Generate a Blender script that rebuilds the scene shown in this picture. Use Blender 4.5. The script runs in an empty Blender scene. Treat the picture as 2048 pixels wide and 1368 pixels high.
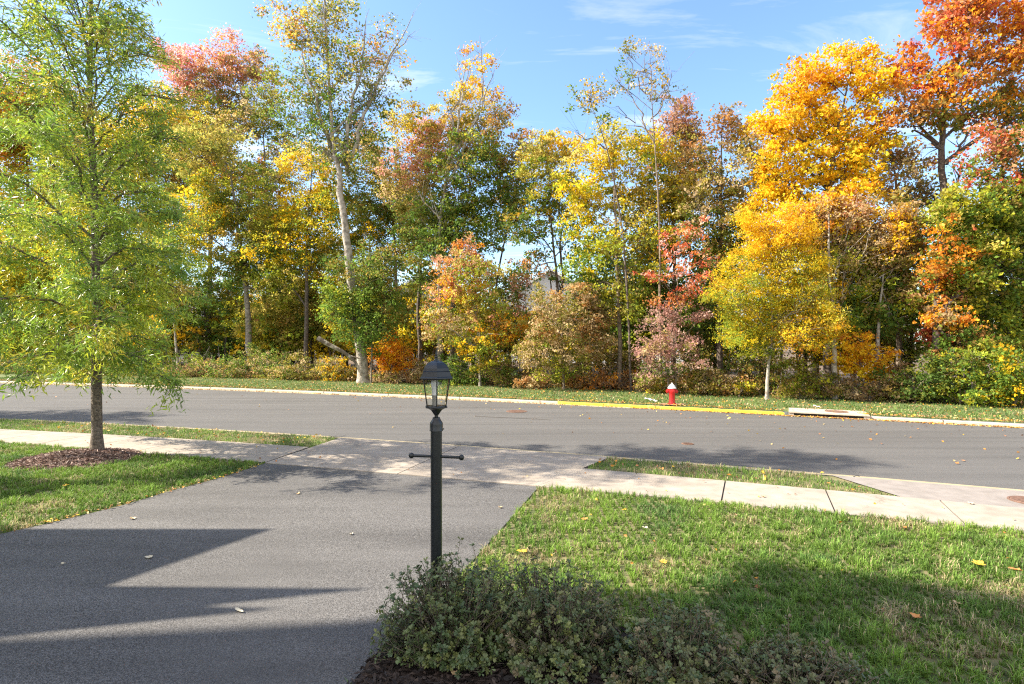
import bpy, math, random
import numpy as np
from mathutils import Vector

SC = bpy.context.scene
COL = SC.collection
R = np.random.default_rng(7)
rnd = random.Random(11)

# ------------------------------------------------------------------ camera
H = 2.1                      # camera height
FPX = 1138.0                 # focal length in photo pixels (2048 wide)
cd = bpy.data.cameras.new('camera')
cam = bpy.data.objects.new('camera', cd)
COL.objects.link(cam)
cam.location = (0, 0, H)
cam.rotation_euler = (math.radians(90), 0, 0)
cd.sensor_width = 36.0
cd.lens = FPX / 2048 * 36
cd.clip_end = 2000
SC.camera = cam

# ------------------------------------------------------------------ light
SUN_EL = math.radians(38.0)
SUN_AZ = math.radians(1.0)   # direction light travels: +X
w = bpy.data.worlds.new('World')
SC.world = w
w.use_nodes = True
nt = w.node_tree
nt.nodes.clear()
wout = nt.nodes.new('ShaderNodeOutputWorld')
bg = nt.nodes.new('ShaderNodeBackground')
sky = nt.nodes.new('ShaderNodeTexSky')
sky.sky_type = 'NISHITA'
sky.sun_disc = False
sky.sun_elevation = SUN_EL
sky.sun_rotation = math.radians(-91)
sky.air_density = 1.1
sky.dust_density = 1.0
sky.ozone_density = 5.0
bg.inputs['Strength'].default_value = 0.122
tc = nt.nodes.new('ShaderNodeTexCoord')
sep = nt.nodes.new('ShaderNodeSeparateXYZ')
nt.links.new(tc.outputs['Generated'], sep.inputs[0])
zz = nt.nodes.new('ShaderNodeMath'); zz.operation = 'MAXIMUM'; zz.inputs[1].default_value = 0.04
nt.links.new(sep.outputs['Z'], zz.inputs[0])
dx = nt.nodes.new('ShaderNodeMath'); dx.operation = 'DIVIDE'
dy = nt.nodes.new('ShaderNodeMath'); dy.operation = 'DIVIDE'
nt.links.new(sep.outputs['X'], dx.inputs[0]); nt.links.new(zz.outputs[0], dx.inputs[1])
nt.links.new(sep.outputs['Y'], dy.inputs[0]); nt.links.new(zz.outputs[0], dy.inputs[1])
cmb = nt.nodes.new('ShaderNodeCombineXYZ')
nt.links.new(dx.outputs[0], cmb.inputs[0]); nt.links.new(dy.outputs[0], cmb.inputs[1])
mp = nt.nodes.new('ShaderNodeMapping')
mp.inputs['Scale'].default_value = (0.55, 1.5, 1)
mp.inputs['Rotation'].default_value = (0, 0, math.radians(-14))
mp.inputs['Location'].default_value = (2.9, 4.1, 0)
nt.links.new(cmb.outputs[0], mp.inputs[0])
nz = nt.nodes.new('ShaderNodeTexNoise')
nz.inputs['Scale'].default_value = 1.25
nz.inputs['Detail'].default_value = 9
nz.inputs['Roughness'].default_value = 0.62
nz.inputs['Distortion'].default_value = 0.8
nt.links.new(mp.outputs[0], nz.inputs['Vector'])
cr = nt.nodes.new('ShaderNodeValToRGB')
cr.color_ramp.elements[0].position = 0.50; cr.color_ramp.elements[0].color = (0, 0, 0, 1)
cr.color_ramp.elements[1].position = 0.80; cr.color_ramp.elements[1].color = (0.55, 0.55, 0.55, 1)
nt.links.new(nz.outputs['Fac'], cr.inputs[0])
mx = nt.nodes.new('ShaderNodeMix'); mx.data_type = 'RGBA'
# added unseen cloud behind the viewer, fills the shade and brightens the wood
bh = nt.nodes.new('ShaderNodeMapRange'); bh.interpolation_type = 'SMOOTHSTEP'
bh.inputs['From Min'].default_value = 0.15; bh.inputs['From Max'].default_value = -0.35
bh.inputs['To Min'].default_value = 0.0; bh.inputs['To Max'].default_value = 0.8
nt.links.new(sep.outputs['Y'], bh.inputs['Value'])
nz2 = nt.nodes.new('ShaderNodeTexNoise'); nz2.inputs['Scale'].default_value = 2.2; nz2.inputs['Detail'].default_value = 6
nt.links.new(tc.outputs['Generated'], nz2.inputs['Vector'])
mr2 = nt.nodes.new('ShaderNodeMapRange'); mr2.inputs['From Min'].default_value = 0.3; mr2.inputs['From Max'].default_value = 0.6
nt.links.new(nz2.outputs['Fac'], mr2.inputs['Value'])
ml = nt.nodes.new('ShaderNodeMath'); ml.operation = 'MULTIPLY'
nt.links.new(bh.outputs[0], ml.inputs[0]); nt.links.new(mr2.outputs[0], ml.inputs[1])
mxf = nt.nodes.new('ShaderNodeMath'); mxf.operation = 'MAXIMUM'
nt.links.new(cr.outputs[0], mxf.inputs[0]); nt.links.new(ml.outputs[0], mxf.inputs[1])
nt.links.new(mxf.outputs[0], mx.inputs['Factor'])
nt.links.new(sky.outputs[0], mx.inputs['A'])
mx.inputs['B'].default_value = (5.9, 5.4, 4.6, 1)
nt.links.new(mx.outputs['Result'], bg.inputs['Color'])
nt.links.new(bg.outputs[0], wout.inputs[0])

ld = bpy.data.lights.new('sun', 'SUN')
ld.energy = 5.0
ld.angle = math.radians(0.5)
ld.color = (1.0, 0.90, 0.75)
sun = bpy.data.objects.new('sun', ld)
COL.objects.link(sun)
L = Vector((math.cos(SUN_EL) * math.cos(SUN_AZ), math.cos(SUN_EL) * math.sin(SUN_AZ), -math.sin(SUN_EL)))
sun.rotation_euler = L.to_track_quat('-Z', 'Y').to_euler()
sun.location = (-30, 0, 25)

SC.view_settings.view_transform = 'Standard'
SC.view_settings.look = 'None'
SC.view_settings.gamma = 1
SC.view_settings.use_curve_mapping = False
SC.view_settings.exposure = 1.58
SC.render.engine = 'CYCLES'
SC.cycles.use_denoising = False
SC.cycles.filter_width = 1.2
SC.cycles.max_bounces = 8
SC.cycles.diffuse_bounces = 6
SC.cycles.glossy_bounces = 3
SC.cycles.transmission_bounces = 6
SC.cycles.transparent_max_bounces = 8

# ------------------------------------------------------------------ helpers: objects
def tag(o, label=None, cat=None, group=None, kind=None):
    if label: o['label'] = label
    if cat: o['category'] = cat
    if group: o['group'] = group
    if kind: o['kind'] = kind
    return o

def thing(name, label, cat, loc=(0, 0, 0), rz=0, group=None):
    o = bpy.data.objects.new(name, None)
    COL.objects.link(o)
    o.empty_display_size = 0.2
    o.location = loc
    o.rotation_euler = (0, 0, rz)
    return tag(o, label, cat, group)

def link(name, me, m, parent=None, loc=None):
    o = bpy.data.objects.new(name, me)
    COL.objects.link(o)
    if m is not None:
        me.materials.append(m)
    if parent is not None:
        o.parent = parent
    if loc is not None:
        o.location = loc
    return o

def arr_mesh(name, V, faces, tint=None, smooth=False):
    V = np.asarray(V, dtype=np.float32)
    faces = [np.asarray(f, dtype=np.int32) for f in faces if len(f)]
    me = bpy.data.meshes.new(name)
    me.vertices.add(len(V))
    me.vertices.foreach_set('co', V.ravel())
    li = np.concatenate([f.ravel() for f in faces])
    starts, s = [], 0
    for f in faces:
        n, k = f.shape
        starts.append(s + np.arange(n) * k)
        s += n * k
    starts = np.concatenate(starts).astype(np.int32)
    me.loops.add(len(li))
    me.loops.foreach_set('vertex_index', li)
    me.polygons.add(len(starts))
    me.polygons.foreach_set('loop_start', starts)
    if tint is not None:
        a = me.color_attributes.new('tint', 'FLOAT_COLOR', 'POINT')
        c = np.ones((len(V), 4), dtype=np.float32)
        c[:, :3] = np.clip(tint, 0.002, 0.95)
        a.data.foreach_set('color', c.ravel())
    me.update(calc_edges=True)
    me.polygons.foreach_set('use_smooth', np.full(len(starts), bool(smooth)))
    return me

class MB:
    """collects boxes, lathes and tubes into one mesh"""
    def __init__(s): s.v = []; s.f = []
    def add(s, V, F):
        b = len(s.v)
        s.v += [tuple(float(c) for c in p) for p in V]
        s.f += [tuple(int(i) + b for i in f) for f in F]
        return s
    def box(s, c, size, rz=0):
        x, y, z = [k / 2 for k in size]
        V = []
        for sx, sy, sz in ((-1,-1,-1),(1,-1,-1),(1,1,-1),(-1,1,-1),(-1,-1,1),(1,-1,1),(1,1,1),(-1,1,1)):
            px, py = sx * x, sy * y
            V.append((c[0] + px * math.cos(rz) - py * math.sin(rz), c[1] + px * math.sin(rz) + py * math.cos(rz), c[2] + sz * z))
        return s.add(V, [(0,3,2,1),(4,5,6,7),(0,1,5,4),(1,2,6,5),(2,3,7,6),(3,0,4,7)])
    def lathe(s, prof, n=24, c=(0, 0, 0), rot=0.0, axis='z', cap=True):
        V, F = [], []
        for r, z in prof:
            for i in range(n):
                a = rot + 2 * math.pi * i / n
                p = (r * math.cos(a), r * math.sin(a), z)
                if axis == 'x': p = (p[2], p[0], p[1])
                if axis == 'y': p = (p[0], p[2], p[1])
                V.append((c[0] + p[0], c[1] + p[1], c[2] + p[2]))
        for j in range(len(prof) - 1):
            for i in range(n):
                k = (i + 1) % n
                F.append((j * n + i, j * n + k, (j + 1) * n + k, (j + 1) * n + i))
        if cap:
            F.append(tuple(range(n - 1, -1, -1)))
            F.append(tuple((len(prof) - 1) * n + i for i in range(n)))
        return s.add(V, F)
    def tube(s, path, radii, n=8):
        V, Q = tube_arrays(np.array(path, float), np.array(radii, float), n)
        return s.add(V, Q)
    def prism(s, poly, axis_vec):
        n = len(poly)
        P = [Vector(p) for p in poly]
        a = Vector(axis_vec)
        V = P + [p + a for p in P]
        F = [tuple(range(n)), tuple(range(2 * n - 1, n - 1, -1))]
        for i in range(n):
            k = (i + 1) % n
            F.append((i, k, n + k, n + i))
        return s.add(V, F)
    def build(s, name, m, parent=None, smooth=False, loc=None):
        me = bpy.data.meshes.new(name)
        me.from_pydata(s.v, [], s.f)
        me.update()
        me.polygons.foreach_set('use_smooth', np.full(len(me.polygons), bool(smooth)))
        import bmesh
        b = bmesh.new(); b.from_mesh(me)
        bmesh.ops.recalc_face_normals(b, faces=b.faces)
        b.to_mesh(me); b.free()
        if smooth:
            try: me.set_sharp_from_angle(angle=math.radians(40))
            except Exception: pass
        return link(name, me, m, parent, loc)

def tube_arrays(P, rad, n=6):
    P = np.asarray(P, float)
    k = len(P)
    T = np.gradient(P, axis=0)
    T /= np.linalg.norm(T, axis=1, keepdims=True) + 1e-9
    ref = np.array([0.13, 0.97, 0.2]) if abs(T[0, 1]) < 0.85 else np.array([1.0, 0.1, 0.2])
    A = np.cross(T, ref); A /= np.linalg.norm(A, axis=1, keepdims=True) + 1e-9
    B = np.cross(T, A)
    ang = np.arange(n) * 2 * np.pi / n
    V = P[:, None, :] + rad[:, None, None] * (np.cos(ang)[None, :, None] * A[:, None, :] + np.sin(ang)[None, :, None] * B[:, None, :])
    i = np.arange(n); j = (i + 1) % n
    Q = np.concatenate([np.stack([r * n + i, r * n + j, (r + 1) * n + j, (r + 1) * n + i], 1) for r in range(k - 1)])
    return V.reshape(-1, 3), Q

class Tubes:
    def __init__(s): s.V = []; s.Q = []; s.n = 0
    def add(s, P, r, sides=6):
        V, Q = tube_arrays(np.array(P, float), np.array(r, float), sides)
        s.V.append(V); s.Q.append(Q + s.n); s.n += len(V)
    def build(s, name, m, parent):
        me = arr_mesh(name, np.concatenate(s.V), [np.concatenate(s.Q)], smooth=True)
        return link(name, me, m, parent)

def unit(v): return v / (np.linalg.norm(v, axis=-1, keepdims=True) + 1e-9)

def smooth_path(P, n):
    """Catmull-Rom through the points"""
    P = np.asarray(P, float)
    if len(P) < 3:
        return np.stack([np.interp(np.linspace(0, len(P) - 1, n), np.arange(len(P)), P[:, i]) for i in range(3)], 1)
    E_ = np.vstack([2 * P[0] - P[1], P, 2 * P[-1] - P[-2]])
    out = []
    for t in np.linspace(0, len(P) - 1 - 1e-6, n):
        i = int(t); u = t - i
        a, b, c, d = E_[i], E_[i + 1], E_[i + 2], E_[i + 3]
        out.append(0.5 * (2 * b + (c - a) * u + (2 * a - 5 * b + 4 * c - d) * u * u + (3 * b - a - 3 * c + d) * u ** 3))
    return np.array(out)

# ------------------------------------------------------------------ helpers: materials
def new_mat(name):
    m = bpy.data.materials.new(name)
    m.use_nodes = True
    n = m.node_tree
    b = n.nodes['Principled BSDF']
    return m, n, b

def mat(name, c1, c2=None, scale=8.0, rough=0.7, detail=6, bump=0.0, bscale=None, metal=0.0, spec=0.5, lo=0.35, hi=0.65, c3=None, scale3=0.6, lo3=0.5, hi3=0.7, bdist=0.01):
    m, n, b = new_mat(name)
    b.inputs['Roughness'].default_value = rough
    b.inputs['Metallic'].default_value = metal
    b.inputs['Specular IOR Level'].default_value = spec
    b.inputs['Base Color'].default_value = (*c1, 1)
    co = n.nodes.new('ShaderNodeTexCoord')
    if c2 is not None:
        t = n.nodes.new('ShaderNodeTexNoise')
        t.inputs['Scale'].default_value = scale
        t.inputs['Detail'].default_value = detail
        n.links.new(co.outputs['Object'], t.inputs['Vector'])
        r = n.nodes.new('ShaderNodeValToRGB')
        r.color_ramp.elements[0].position = lo; r.color_ramp.elements[0].color = (*c1, 1)
        r.color_ramp.elements[1].position = hi; r.color_ramp.elements[1].color = (*c2, 1)
        n.links.new(t.outputs['Fac'], r.inputs[0])
        outc = r.outputs[0]
        if c3 is not None:
            t3 = n.nodes.new('ShaderNodeTexNoise')
            t3.inputs['Scale'].default_value = scale3
            t3.inputs['Detail'].default_value = 5
            n.links.new(co.outputs['Object'], t3.inputs['Vector'])
            r3 = n.nodes.new('ShaderNodeMapRange')
            r3.inputs['From Min'].default_value = lo3; r3.inputs['From Max'].default_value = hi3
            n.links.new(t3.outputs['Fac'], r3.inputs['Value'])
            mm = n.nodes.new('ShaderNodeMix'); mm.data_type = 'RGBA'
            n.links.new(r3.outputs[0], mm.inputs['Factor'])
            n.links.new(outc, mm.inputs['A'])
            mm.inputs['B'].default_value = (*c3, 1)
            outc = mm.outputs['Result']
        n.links.new(outc, b.inputs['Base Color'])
    if bump:
        t2 = n.nodes.new('ShaderNodeTexNoise')
        t2.inputs['Scale'].default_value = bscale or scale
        t2.inputs['Detail'].default_value = 4
        n.links.new(co.outputs['Object'], t2.inputs['Vector'])
        bp = n.nodes.new('ShaderNodeBump')
        bp.inputs['Strength'].default_value = bump
        bp.inputs['Distance'].default_value = bdist
        n.links.new(t2.outputs['Fac'], bp.inputs['Height'])
        n.links.new(bp.outputs[0], b.inputs['Normal'])
    return m

def leaf_mat(name, trans=0.35, rough=0.45, spec=0.35):
    m, n, b = new_mat(name)
    a = n.nodes.new('ShaderNodeAttribute')
    a.attribute_name = 'tint'
    n.links.new(a.outputs['Color'], b.inputs['Base Color'])
    b.inputs['Roughness'].default_value = rough
    b.inputs['Specular IOR Level'].default_value = spec
    t = n.nodes.new('ShaderNodeBsdfTranslucent')
    n.links.new(a.outputs['Color'], t.inputs['Color'])
    ms = n.nodes.new('ShaderNodeMixShader')
    ms.inputs[0].default_value = trans
    n.links.new(b.outputs[0], ms.inputs[1]); n.links.new(t.outputs[0], ms.inputs[2])
    n.links.new(ms.outputs[0], n.nodes['Material Output'].inputs[0])
    return m

M_LEAF = leaf_mat('tree_leaf', 0.55, 0.55, 0.2)
M_OAKLEAF = leaf_mat('willow_leaf', 0.38, 0.36, 0.55)
M_SHRUBLEAF = leaf_mat('azalea_leaf', 0.18, 0.38, 0.5)
M_GRASS = leaf_mat('grass_blade', 0.35, 0.55, 0.3)
M_LITTER = leaf_mat('fallen_leaf', 0.15, 0.6, 0.3)
M_BARK = {
    'grey': mat('grey_bark', (0.14, 0.12, 0.10), (0.30, 0.265, 0.225), 9, 0.9, bump=0.8, bscale=14, bdist=0.03),
    'pale': mat('pale_bark', (0.17, 0.145, 0.115), (0.38, 0.34, 0.29), 5, 0.85, bump=0.6, bscale=12, lo=0.38, hi=0.56, bdist=0.03),
    'dark': mat('dark_bark', (0.055, 0.043, 0.035), (0.14, 0.11, 0.09), 9, 0.9, bump=0.8, bscale=14, bdist=0.03),
    'brown': mat('brown_bark', (0.10, 0.075, 0.055), (0.24, 0.19, 0.14), 9, 0.9, bump=0.8, bscale=16, bdist=0.03),
    'mottled': mat('mottled_bark', (0.13, 0.10, 0.075), (0.42, 0.37, 0.31), 3.2, 0.85, bump=0.5, bscale=10, lo=0.46, hi=0.56, bdist=0.03),
    'oak': mat('street_oak_bark', (0.075, 0.058, 0.045), (0.21, 0.17, 0.13), 24, 0.9, bump=1.0, bscale=45, bdist=0.02),
}
M_ROAD = mat('road_asphalt', (0.052, 0.0505, 0.049), (0.152, 0.148, 0.143), 130, 0.85, detail=3, bump=0.5, bscale=110, spec=0.3, c3=(0.082, 0.080, 0.077), scale3=0.35, lo3=0.45, hi3=1.0, lo=0.36, hi=0.66)
M_DRIVE = mat('driveway_asphalt', (0.042, 0.0405, 0.039), (0.185, 0.179, 0.174), 130, 0.8, detail=4, bump=0.6, bscale=150, spec=0.35, c3=(0.09, 0.087, 0.084), scale3=0.7, lo3=0.45, hi3=0.8, lo=0.40, hi=0.66)
def streaks(m, rot, scale, amount, seed):
    n = m.node_tree; b = n.nodes['Principled BSDF']
    src = b.inputs['Base Color'].links[0].from_socket
    co = n.nodes.new('ShaderNodeTexCoord'); mp_ = n.nodes.new('ShaderNodeMapping')
    mp_.inputs['Rotation'].default_value = (0, 0, rot); mp_.inputs['Scale'].default_value = scale; mp_.inputs['Location'].default_value = (seed, seed * 2, 0)
    n.links.new(co.outputs['Object'], mp_.inputs[0])
    t = n.nodes.new('ShaderNodeTexNoise'); t.inputs['Scale'].default_value = 1.0; t.inputs['Detail'].default_value = 5; t.inputs['Roughness'].default_value = 0.6
    n.links.new(mp_.outputs[0], t.inputs['Vector'])
    r = n.nodes.new('ShaderNodeMapRange'); r.inputs['From Min'].default_value = 0.3; r.inputs['From Max'].default_value = 0.7
    r.inputs['To Min'].default_value = 1 - amount; r.inputs['To Max'].default_value = 1 + amount
    n.links.new(t.outputs['Fac'], r.inputs['Value'])
    v = n.nodes.new('ShaderNodeMix'); v.data_type = 'RGBA'; v.blend_type = 'MULTIPLY'; v.inputs['Factor'].default_value = 1.0
    n.links.new(src, v.inputs['A']); n.links.new(r.outputs[0], v.inputs['B'])
    # fine dark hairline cracks
    vo = n.nodes.new('ShaderNodeTexVoronoi'); vo.feature = 'DISTANCE_TO_EDGE'; vo.inputs['Scale'].default_value = 0.42
    wp = n.nodes.new('ShaderNodeTexNoise'); wp.inputs['Scale'].default_value = 2.5; wp.inputs['Detail'].default_value = 6
    n.links.new(co.outputs['Object'], wp.inputs['Vector'])
    ad = n.nodes.new('ShaderNodeMix'); ad.data_type = 'RGBA'; ad.blend_type = 'ADD'; ad.inputs['Factor'].default_value = 0.45
    n.links.new(co.outputs['Object'], ad.inputs['A']); n.links.new(wp.outputs['Color'], ad.inputs['B'])
    n.links.new(ad.outputs['Result'], vo.inputs['Vector'])
    ck = n.nodes.new('ShaderNodeMapRange'); ck.inputs['From Min'].default_value = 0.0; ck.inputs['From Max'].default_value = 0.004
    ck.inputs['To Min'].default_value = 0.62; ck.inputs['To Max'].default_value = 1.0
    n.links.new(vo.outputs['Distance'], ck.inputs['Value'])
    # cracks only here and there
    pn = n.nodes.new('ShaderNodeTexNoise'); pn.inputs['Scale'].default_value = 0.3
    n.links.new(co.outputs['Object'], pn.inputs['Vector'])
    pr_ = n.nodes.new('ShaderNodeMapRange'); pr_.inputs['From Min'].default_value = 0.52; pr_.inputs['From Max'].default_value = 0.6
    n.links.new(pn.outputs['Fac'], pr_.inputs['Value'])
    v2 = n.nodes.new('ShaderNodeMix'); v2.data_type = 'RGBA'; v2.blend_type = 'MULTIPLY'
    n.links.new(pr_.outputs[0], v2.inputs['Factor'])
    n.links.new(v.outputs['Result'], v2.inputs['A']); n.links.new(ck.outputs[0], v2.inputs['B'])
    n.links.new(v2.outputs['Result'], b.inputs['Base Color'])
streaks(M_ROAD, math.radians(23), (0.08, 2.2, 1), 0.17, 3.0)
streaks(M_DRIVE, math.radians(-104), (0.25, 1.6, 1), 0.26, 7.0)
M_CONC = mat('sidewalk_concrete', (0.285, 0.245, 0.200), (0.355, 0.310, 0.258), 5, 0.85, bump=0.25, bscale=160, c3=(0.215, 0.187, 0.16), scale3=1.1, lo3=0.5, hi3=0.8, spec=0.25, bdist=0.004)
streaks(M_CONC, 0.3, (1.6, 1.2, 1), 0.10, 5.0)
M_CURB = mat('curb_concrete', (0.36, 0.31, 0.245), (0.47, 0.41, 0.335), 4, 0.85, bump=0.25, bscale=120, spec=0.25, bdist=0.004)
M_GUTTER = mat('gutter_concrete', (0.32, 0.265, 0.165), (0.39, 0.33, 0.215), 3, 0.85, bump=0.25, bscale=120, spec=0.25, bdist=0.004)
M_YELLOW = mat('yellow_curb_paint', (0.80, 0.56, 0.02), (0.72, 0.50, 0.04), 6, 0.6, bump=0.2, bscale=60, c3=(0.55, 0.42, 0.16), scale3=5, lo3=0.6, hi3=0.75, bdist=0.004)
M_JOINT = mat('joint_dark', (0.055, 0.05, 0.045), rough=0.95)
M_SOIL = mat('lawn_soil', (0.07, 0.085, 0.025), (0.22, 0.18, 0.09), 3.5, 0.95, bump=0.6, bscale=40, lo=0.4, hi=0.68)
M_FARSOIL = mat('verge_soil', (0.07, 0.11, 0.025), (0.12, 0.14, 0.04), 3.0, 0.95, bump=0.6, bscale=40)
M_FOREST = mat('forest_floor', (0.06, 0.04, 0.022), (0.15, 0.095, 0.05), 3.5, 0.95, bump=0.8, bscale=12, lo=0.35, hi=0.65)
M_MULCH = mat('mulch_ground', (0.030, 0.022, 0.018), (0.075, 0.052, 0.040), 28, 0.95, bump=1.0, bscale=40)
M_RUST = mat('rusty_iron', (0.115, 0.065, 0.045), (0.20, 0.115, 0.08), 22, 0.75, bump=0.4, bscale=60, bdist=0.004)
M_BLACK = mat('black_lamp_paint', (0.008, 0.010, 0.012), (0.016, 0.019, 0.021), 60, 0.36, bump=0.25, bscale=160, spec=0.5, bdist=0.002)
M_RED = mat('red_hydrant_paint', (0.55, 0.018, 0.016), (0.40, 0.012, 0.012), 14, 0.35, bump=0.15, bscale=40, bdist=0.004)
M_WHITE = mat('white_paint', (0.80, 0.79, 0.77), (0.72, 0.70, 0.68), 18, 0.5)
M_RAG = mat('white_plastic', (0.78, 0.78, 0.79), (0.65, 0.65, 0.68), 30, 0.5)
M_BULB = mat('frosted_bulb', (0.78, 0.78, 0.80), rough=0.35)
M_SOCKET = mat('bulb_base', (0.30, 0.28, 0.26), rough=0.5)
M_GLASS, _n, _b = new_mat('clear_glass')
_n.nodes.clear()
_o = _n.nodes.new('ShaderNodeOutputMaterial')
_t = _n.nodes.new('ShaderNodeBsdfTransparent'); _t.inputs[0].default_value = (0.93, 0.93, 0.90, 1)
_g = _n.nodes.new('ShaderNodeBsdfGlossy'); _g.inputs['Roughness'].default_value = 0.03
_f = _n.nodes.new('ShaderNodeFresnel'); _f.inputs[0].default_value = 1.45
_m = _n.nodes.new('ShaderNodeMixShader')
_n.links.new(_f.outputs[0], _m.inputs[0]); _n.links.new(_t.outputs[0], _m.inputs[1]); _n.links.new(_g.outputs[0], _m.inputs[2])
_n.links.new(_m.outputs[0], _o.inputs[0])
M_SIDING = mat('pale_siding', (0.58, 0.60, 0.63), (0.64, 0.66, 0.68), 3, 0.6)
M_TANSIDING = mat('beige_siding', (0.52, 0.47, 0.39), (0.56, 0.51, 0.43), 3, 0.6)
M_ROOF = mat('grey_shingle', (0.10, 0.10, 0.11), (0.19, 0.18, 0.18), 20, 0.9)
M_TRIM = mat('white_trim', (0.78, 0.78, 0.76), rough=0.5)
M_PANE = mat('window_pane', (0.05, 0.06, 0.075), rough=0.08, spec=0.8)
M_BRICK = mat('brick_wall', (0.24, 0.12, 0.09), (0.33, 0.18, 0.13), 25, 0.85)

# ------------------------------------------------------------------ road geometry
def quad(c, lo=-25.0, hi=14.0):
    c = np.array(c)
    def f(X):
        X = np.asarray(X, float)
        Xc = np.clip(X, lo, hi)
        s = 2 * c[0] * Xc + c[1]
        return np.polyval(c, Xc) + s * (X - Xc)
    return f
E_NEAR = quad([-0.00482, -0.38899, 11.6898])
E_FAR = quad([-0.00296, -0.43571, 20.61115])
S_FAR = quad([-0.0061, -0.38287, 9.82801], -14, 8)
S_NEAR = quad([-0.00272, -0.35452, 8.35125], -14, 8)
GUT = lambda X: E_NEAR(X) - 0.72
WOODS = lambda X: E_FAR(X) + 5.7
ZR = -0.10

def ground_pt(px, py, z=0.0):
    d = (H - z) * FPX / (py - 684.0)
    return np.array([(px - 1024.0) / FPX * d, d, z])

def depth_at(px, off):
    """depth of the point on the photo column px that lies off metres behind the far kerb"""
    k = (px - 1024.0) / FPX
    d = 20.0
    for _ in range(40):
        d = 0.5 * d + 0.5 * (float(E_FAR(k * d)) + off)
    return d

XS = np.concatenate([[-420, -200, -100, -60, -40], np.arange(-30, 26.01, 0.5), [35, 50, 80, 140, 300]])

def strip(name, lo, hi, zlo, zhi, m, xs=XS, n=1, kind='structure', bumpz=None):
    V, F = [], []
    for i, x in enumerate(xs):
        for j in range(n + 1):
            t = j / n
            y = (1 - t) * float(lo(x)) + t * float(hi(x))
            z = (1 - t) * zlo + t * zhi
            if bumpz: z = bumpz(t, z)
            V.append((x, y, z))
    for i in range(len(xs) - 1):
        for j in range(n):
            a = i * (n + 1) + j
            F.append((a, a + n + 1, a + n + 2, a + 1))
    me = arr_mesh(name, V, [F], smooth=True)
    o = link(name, me, m)
    if kind: o['kind'] = kind
    return o

def poly_sheet(name, pts, z, m, kind='structure'):
    me = bpy.data.meshes.new(name)
    me.from_pydata([(p[0], p[1], z) for p in pts], [], [tuple(range(len(pts)))])
    me.update()
    o = link(name, me, m)
    if kind: o['kind'] = kind
    return o

# base ground: near lawn side and far side, road between
strip('lawn', lambda x: -60.0 - abs(x) * 0, lambda x: float(GUT(x)), 0.0, 0.0, M_SOIL, n=6)
strip('road', lambda x: float(E_NEAR(x)), lambda x: float(E_FAR(x)), ZR, ZR, M_ROAD, n=2)
strip('gutter', lambda x: float(GUT(x)), lambda x: float(E_NEAR(x)), 0.012, ZR + 0.004, M_GUTTER, n=5,
      bumpz=lambda t, z: 0.012 + (ZR + 0.004 - 0.012) * (3 * t * t - 2 * t ** 3))
strip('far_gutter', lambda x: float(E_FAR(x)), lambda x: float(E_FAR(x)) + 0.24, ZR + 0.004, ZR + 0.010, M_GUTTER)
strip('verge', lambda x: float(E_FAR(x)) + 0.37, lambda x: float(WOODS(x)) + 0.3, 0.0, 0.03, M_FARSOIL, n=2)
strip('forest_floor', lambda x: float(WOODS(x)) + 0.3, lambda x: max(700.0, float(WOODS(x)) + 300), 0.03, 0.03, M_FOREST, n=4)

def far_kerb(name, x0, x1, m):
    xs = np.arange(x0, x1 + 1e-6, 0.25) if x1 - x0 < 60 else np.unique(np.clip(XS, x0, x1))
    if xs[-1] < x1 - 1e-6: xs = np.append(xs, x1)
    prof = [(0.24, ZR), (0.246, -0.035), (0.265, -0.018), (0.36, -0.012), (0.375, -0.02), (0.375, -0.06)]
    V = [(x, float(E_FAR(x)) + p[0], p[1]) for x in xs for p in prof]
    k = len(prof)
    F = [(i * k + j, i * k + j + 1, (i + 1) * k + j + 1, (i + 1) * k + j) for i in range(len(xs) - 1) for j in range(k - 1)]
    o = link(name, arr_mesh(name, V, [F]), m)
    o['kind'] = 'structure'
    return o
XY0, XY1, XI1 = 1.62, 8.18, 10.05      # yellow stretch, then the drain inlet
far_kerb('kerb', -420, XY0 - 0.006, M_CURB)
far_kerb('kerb_yellow', XY0, XY1, M_YELLOW)
far_kerb('kerb', XI1, 300, M_CURB)
# joints across the far kerb
mb = MB()
for x in list(np.arange(-26, XY0, 3.0)) + list(np.arange(XY0 + 1.5, XY1, 1.6)) + list(np.arange(XI1 + 1.6, 22, 3.0)):
    y = float(E_FAR(x))
    mb.box((x, y + 0.305, -0.045), (0.012, 0.136, 0.072), 0.0)
mb.build('kerb_joint', M_JOINT)['kind'] = 'structure'

# near sidewalk: slabs with open joints over a dark bed
def norm_frame(x):
    s = (float(S_FAR(x + 0.01)) - float(S_FAR(x - 0.01))) / 0.02
    t = np.array([1, s]); t /= np.linalg.norm(t)
    return t
joint_x = []
x = -40.0
base = []
x = 1.98
while x < 22:
    base.append(x); x += 1.32 * norm_frame(x)[0]
x = 1.98 - 1.3 * norm_frame(1.98)[0]
left = []
while x > -34:
    left.append(x); x -= 1.34 * norm_frame(x)[0]
joint_x = sorted(base + left)
def near_of(xf):
    """point on the near edge straight across from the far edge at xf"""
    t = norm_frame(xf); n = np.array([t[1], -t[0]])
    p = np.array([xf, float(S_FAR(xf))])
    lo, hi = 0.4, 3.0
    for _ in range(30):
        m_ = 0.5 * (lo + hi); q = p + n * m_
        if q[1] > float(S_NEAR(q[0])): lo = m_
        else: hi = m_
    return p + n * lo
V, F = [], []
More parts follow.
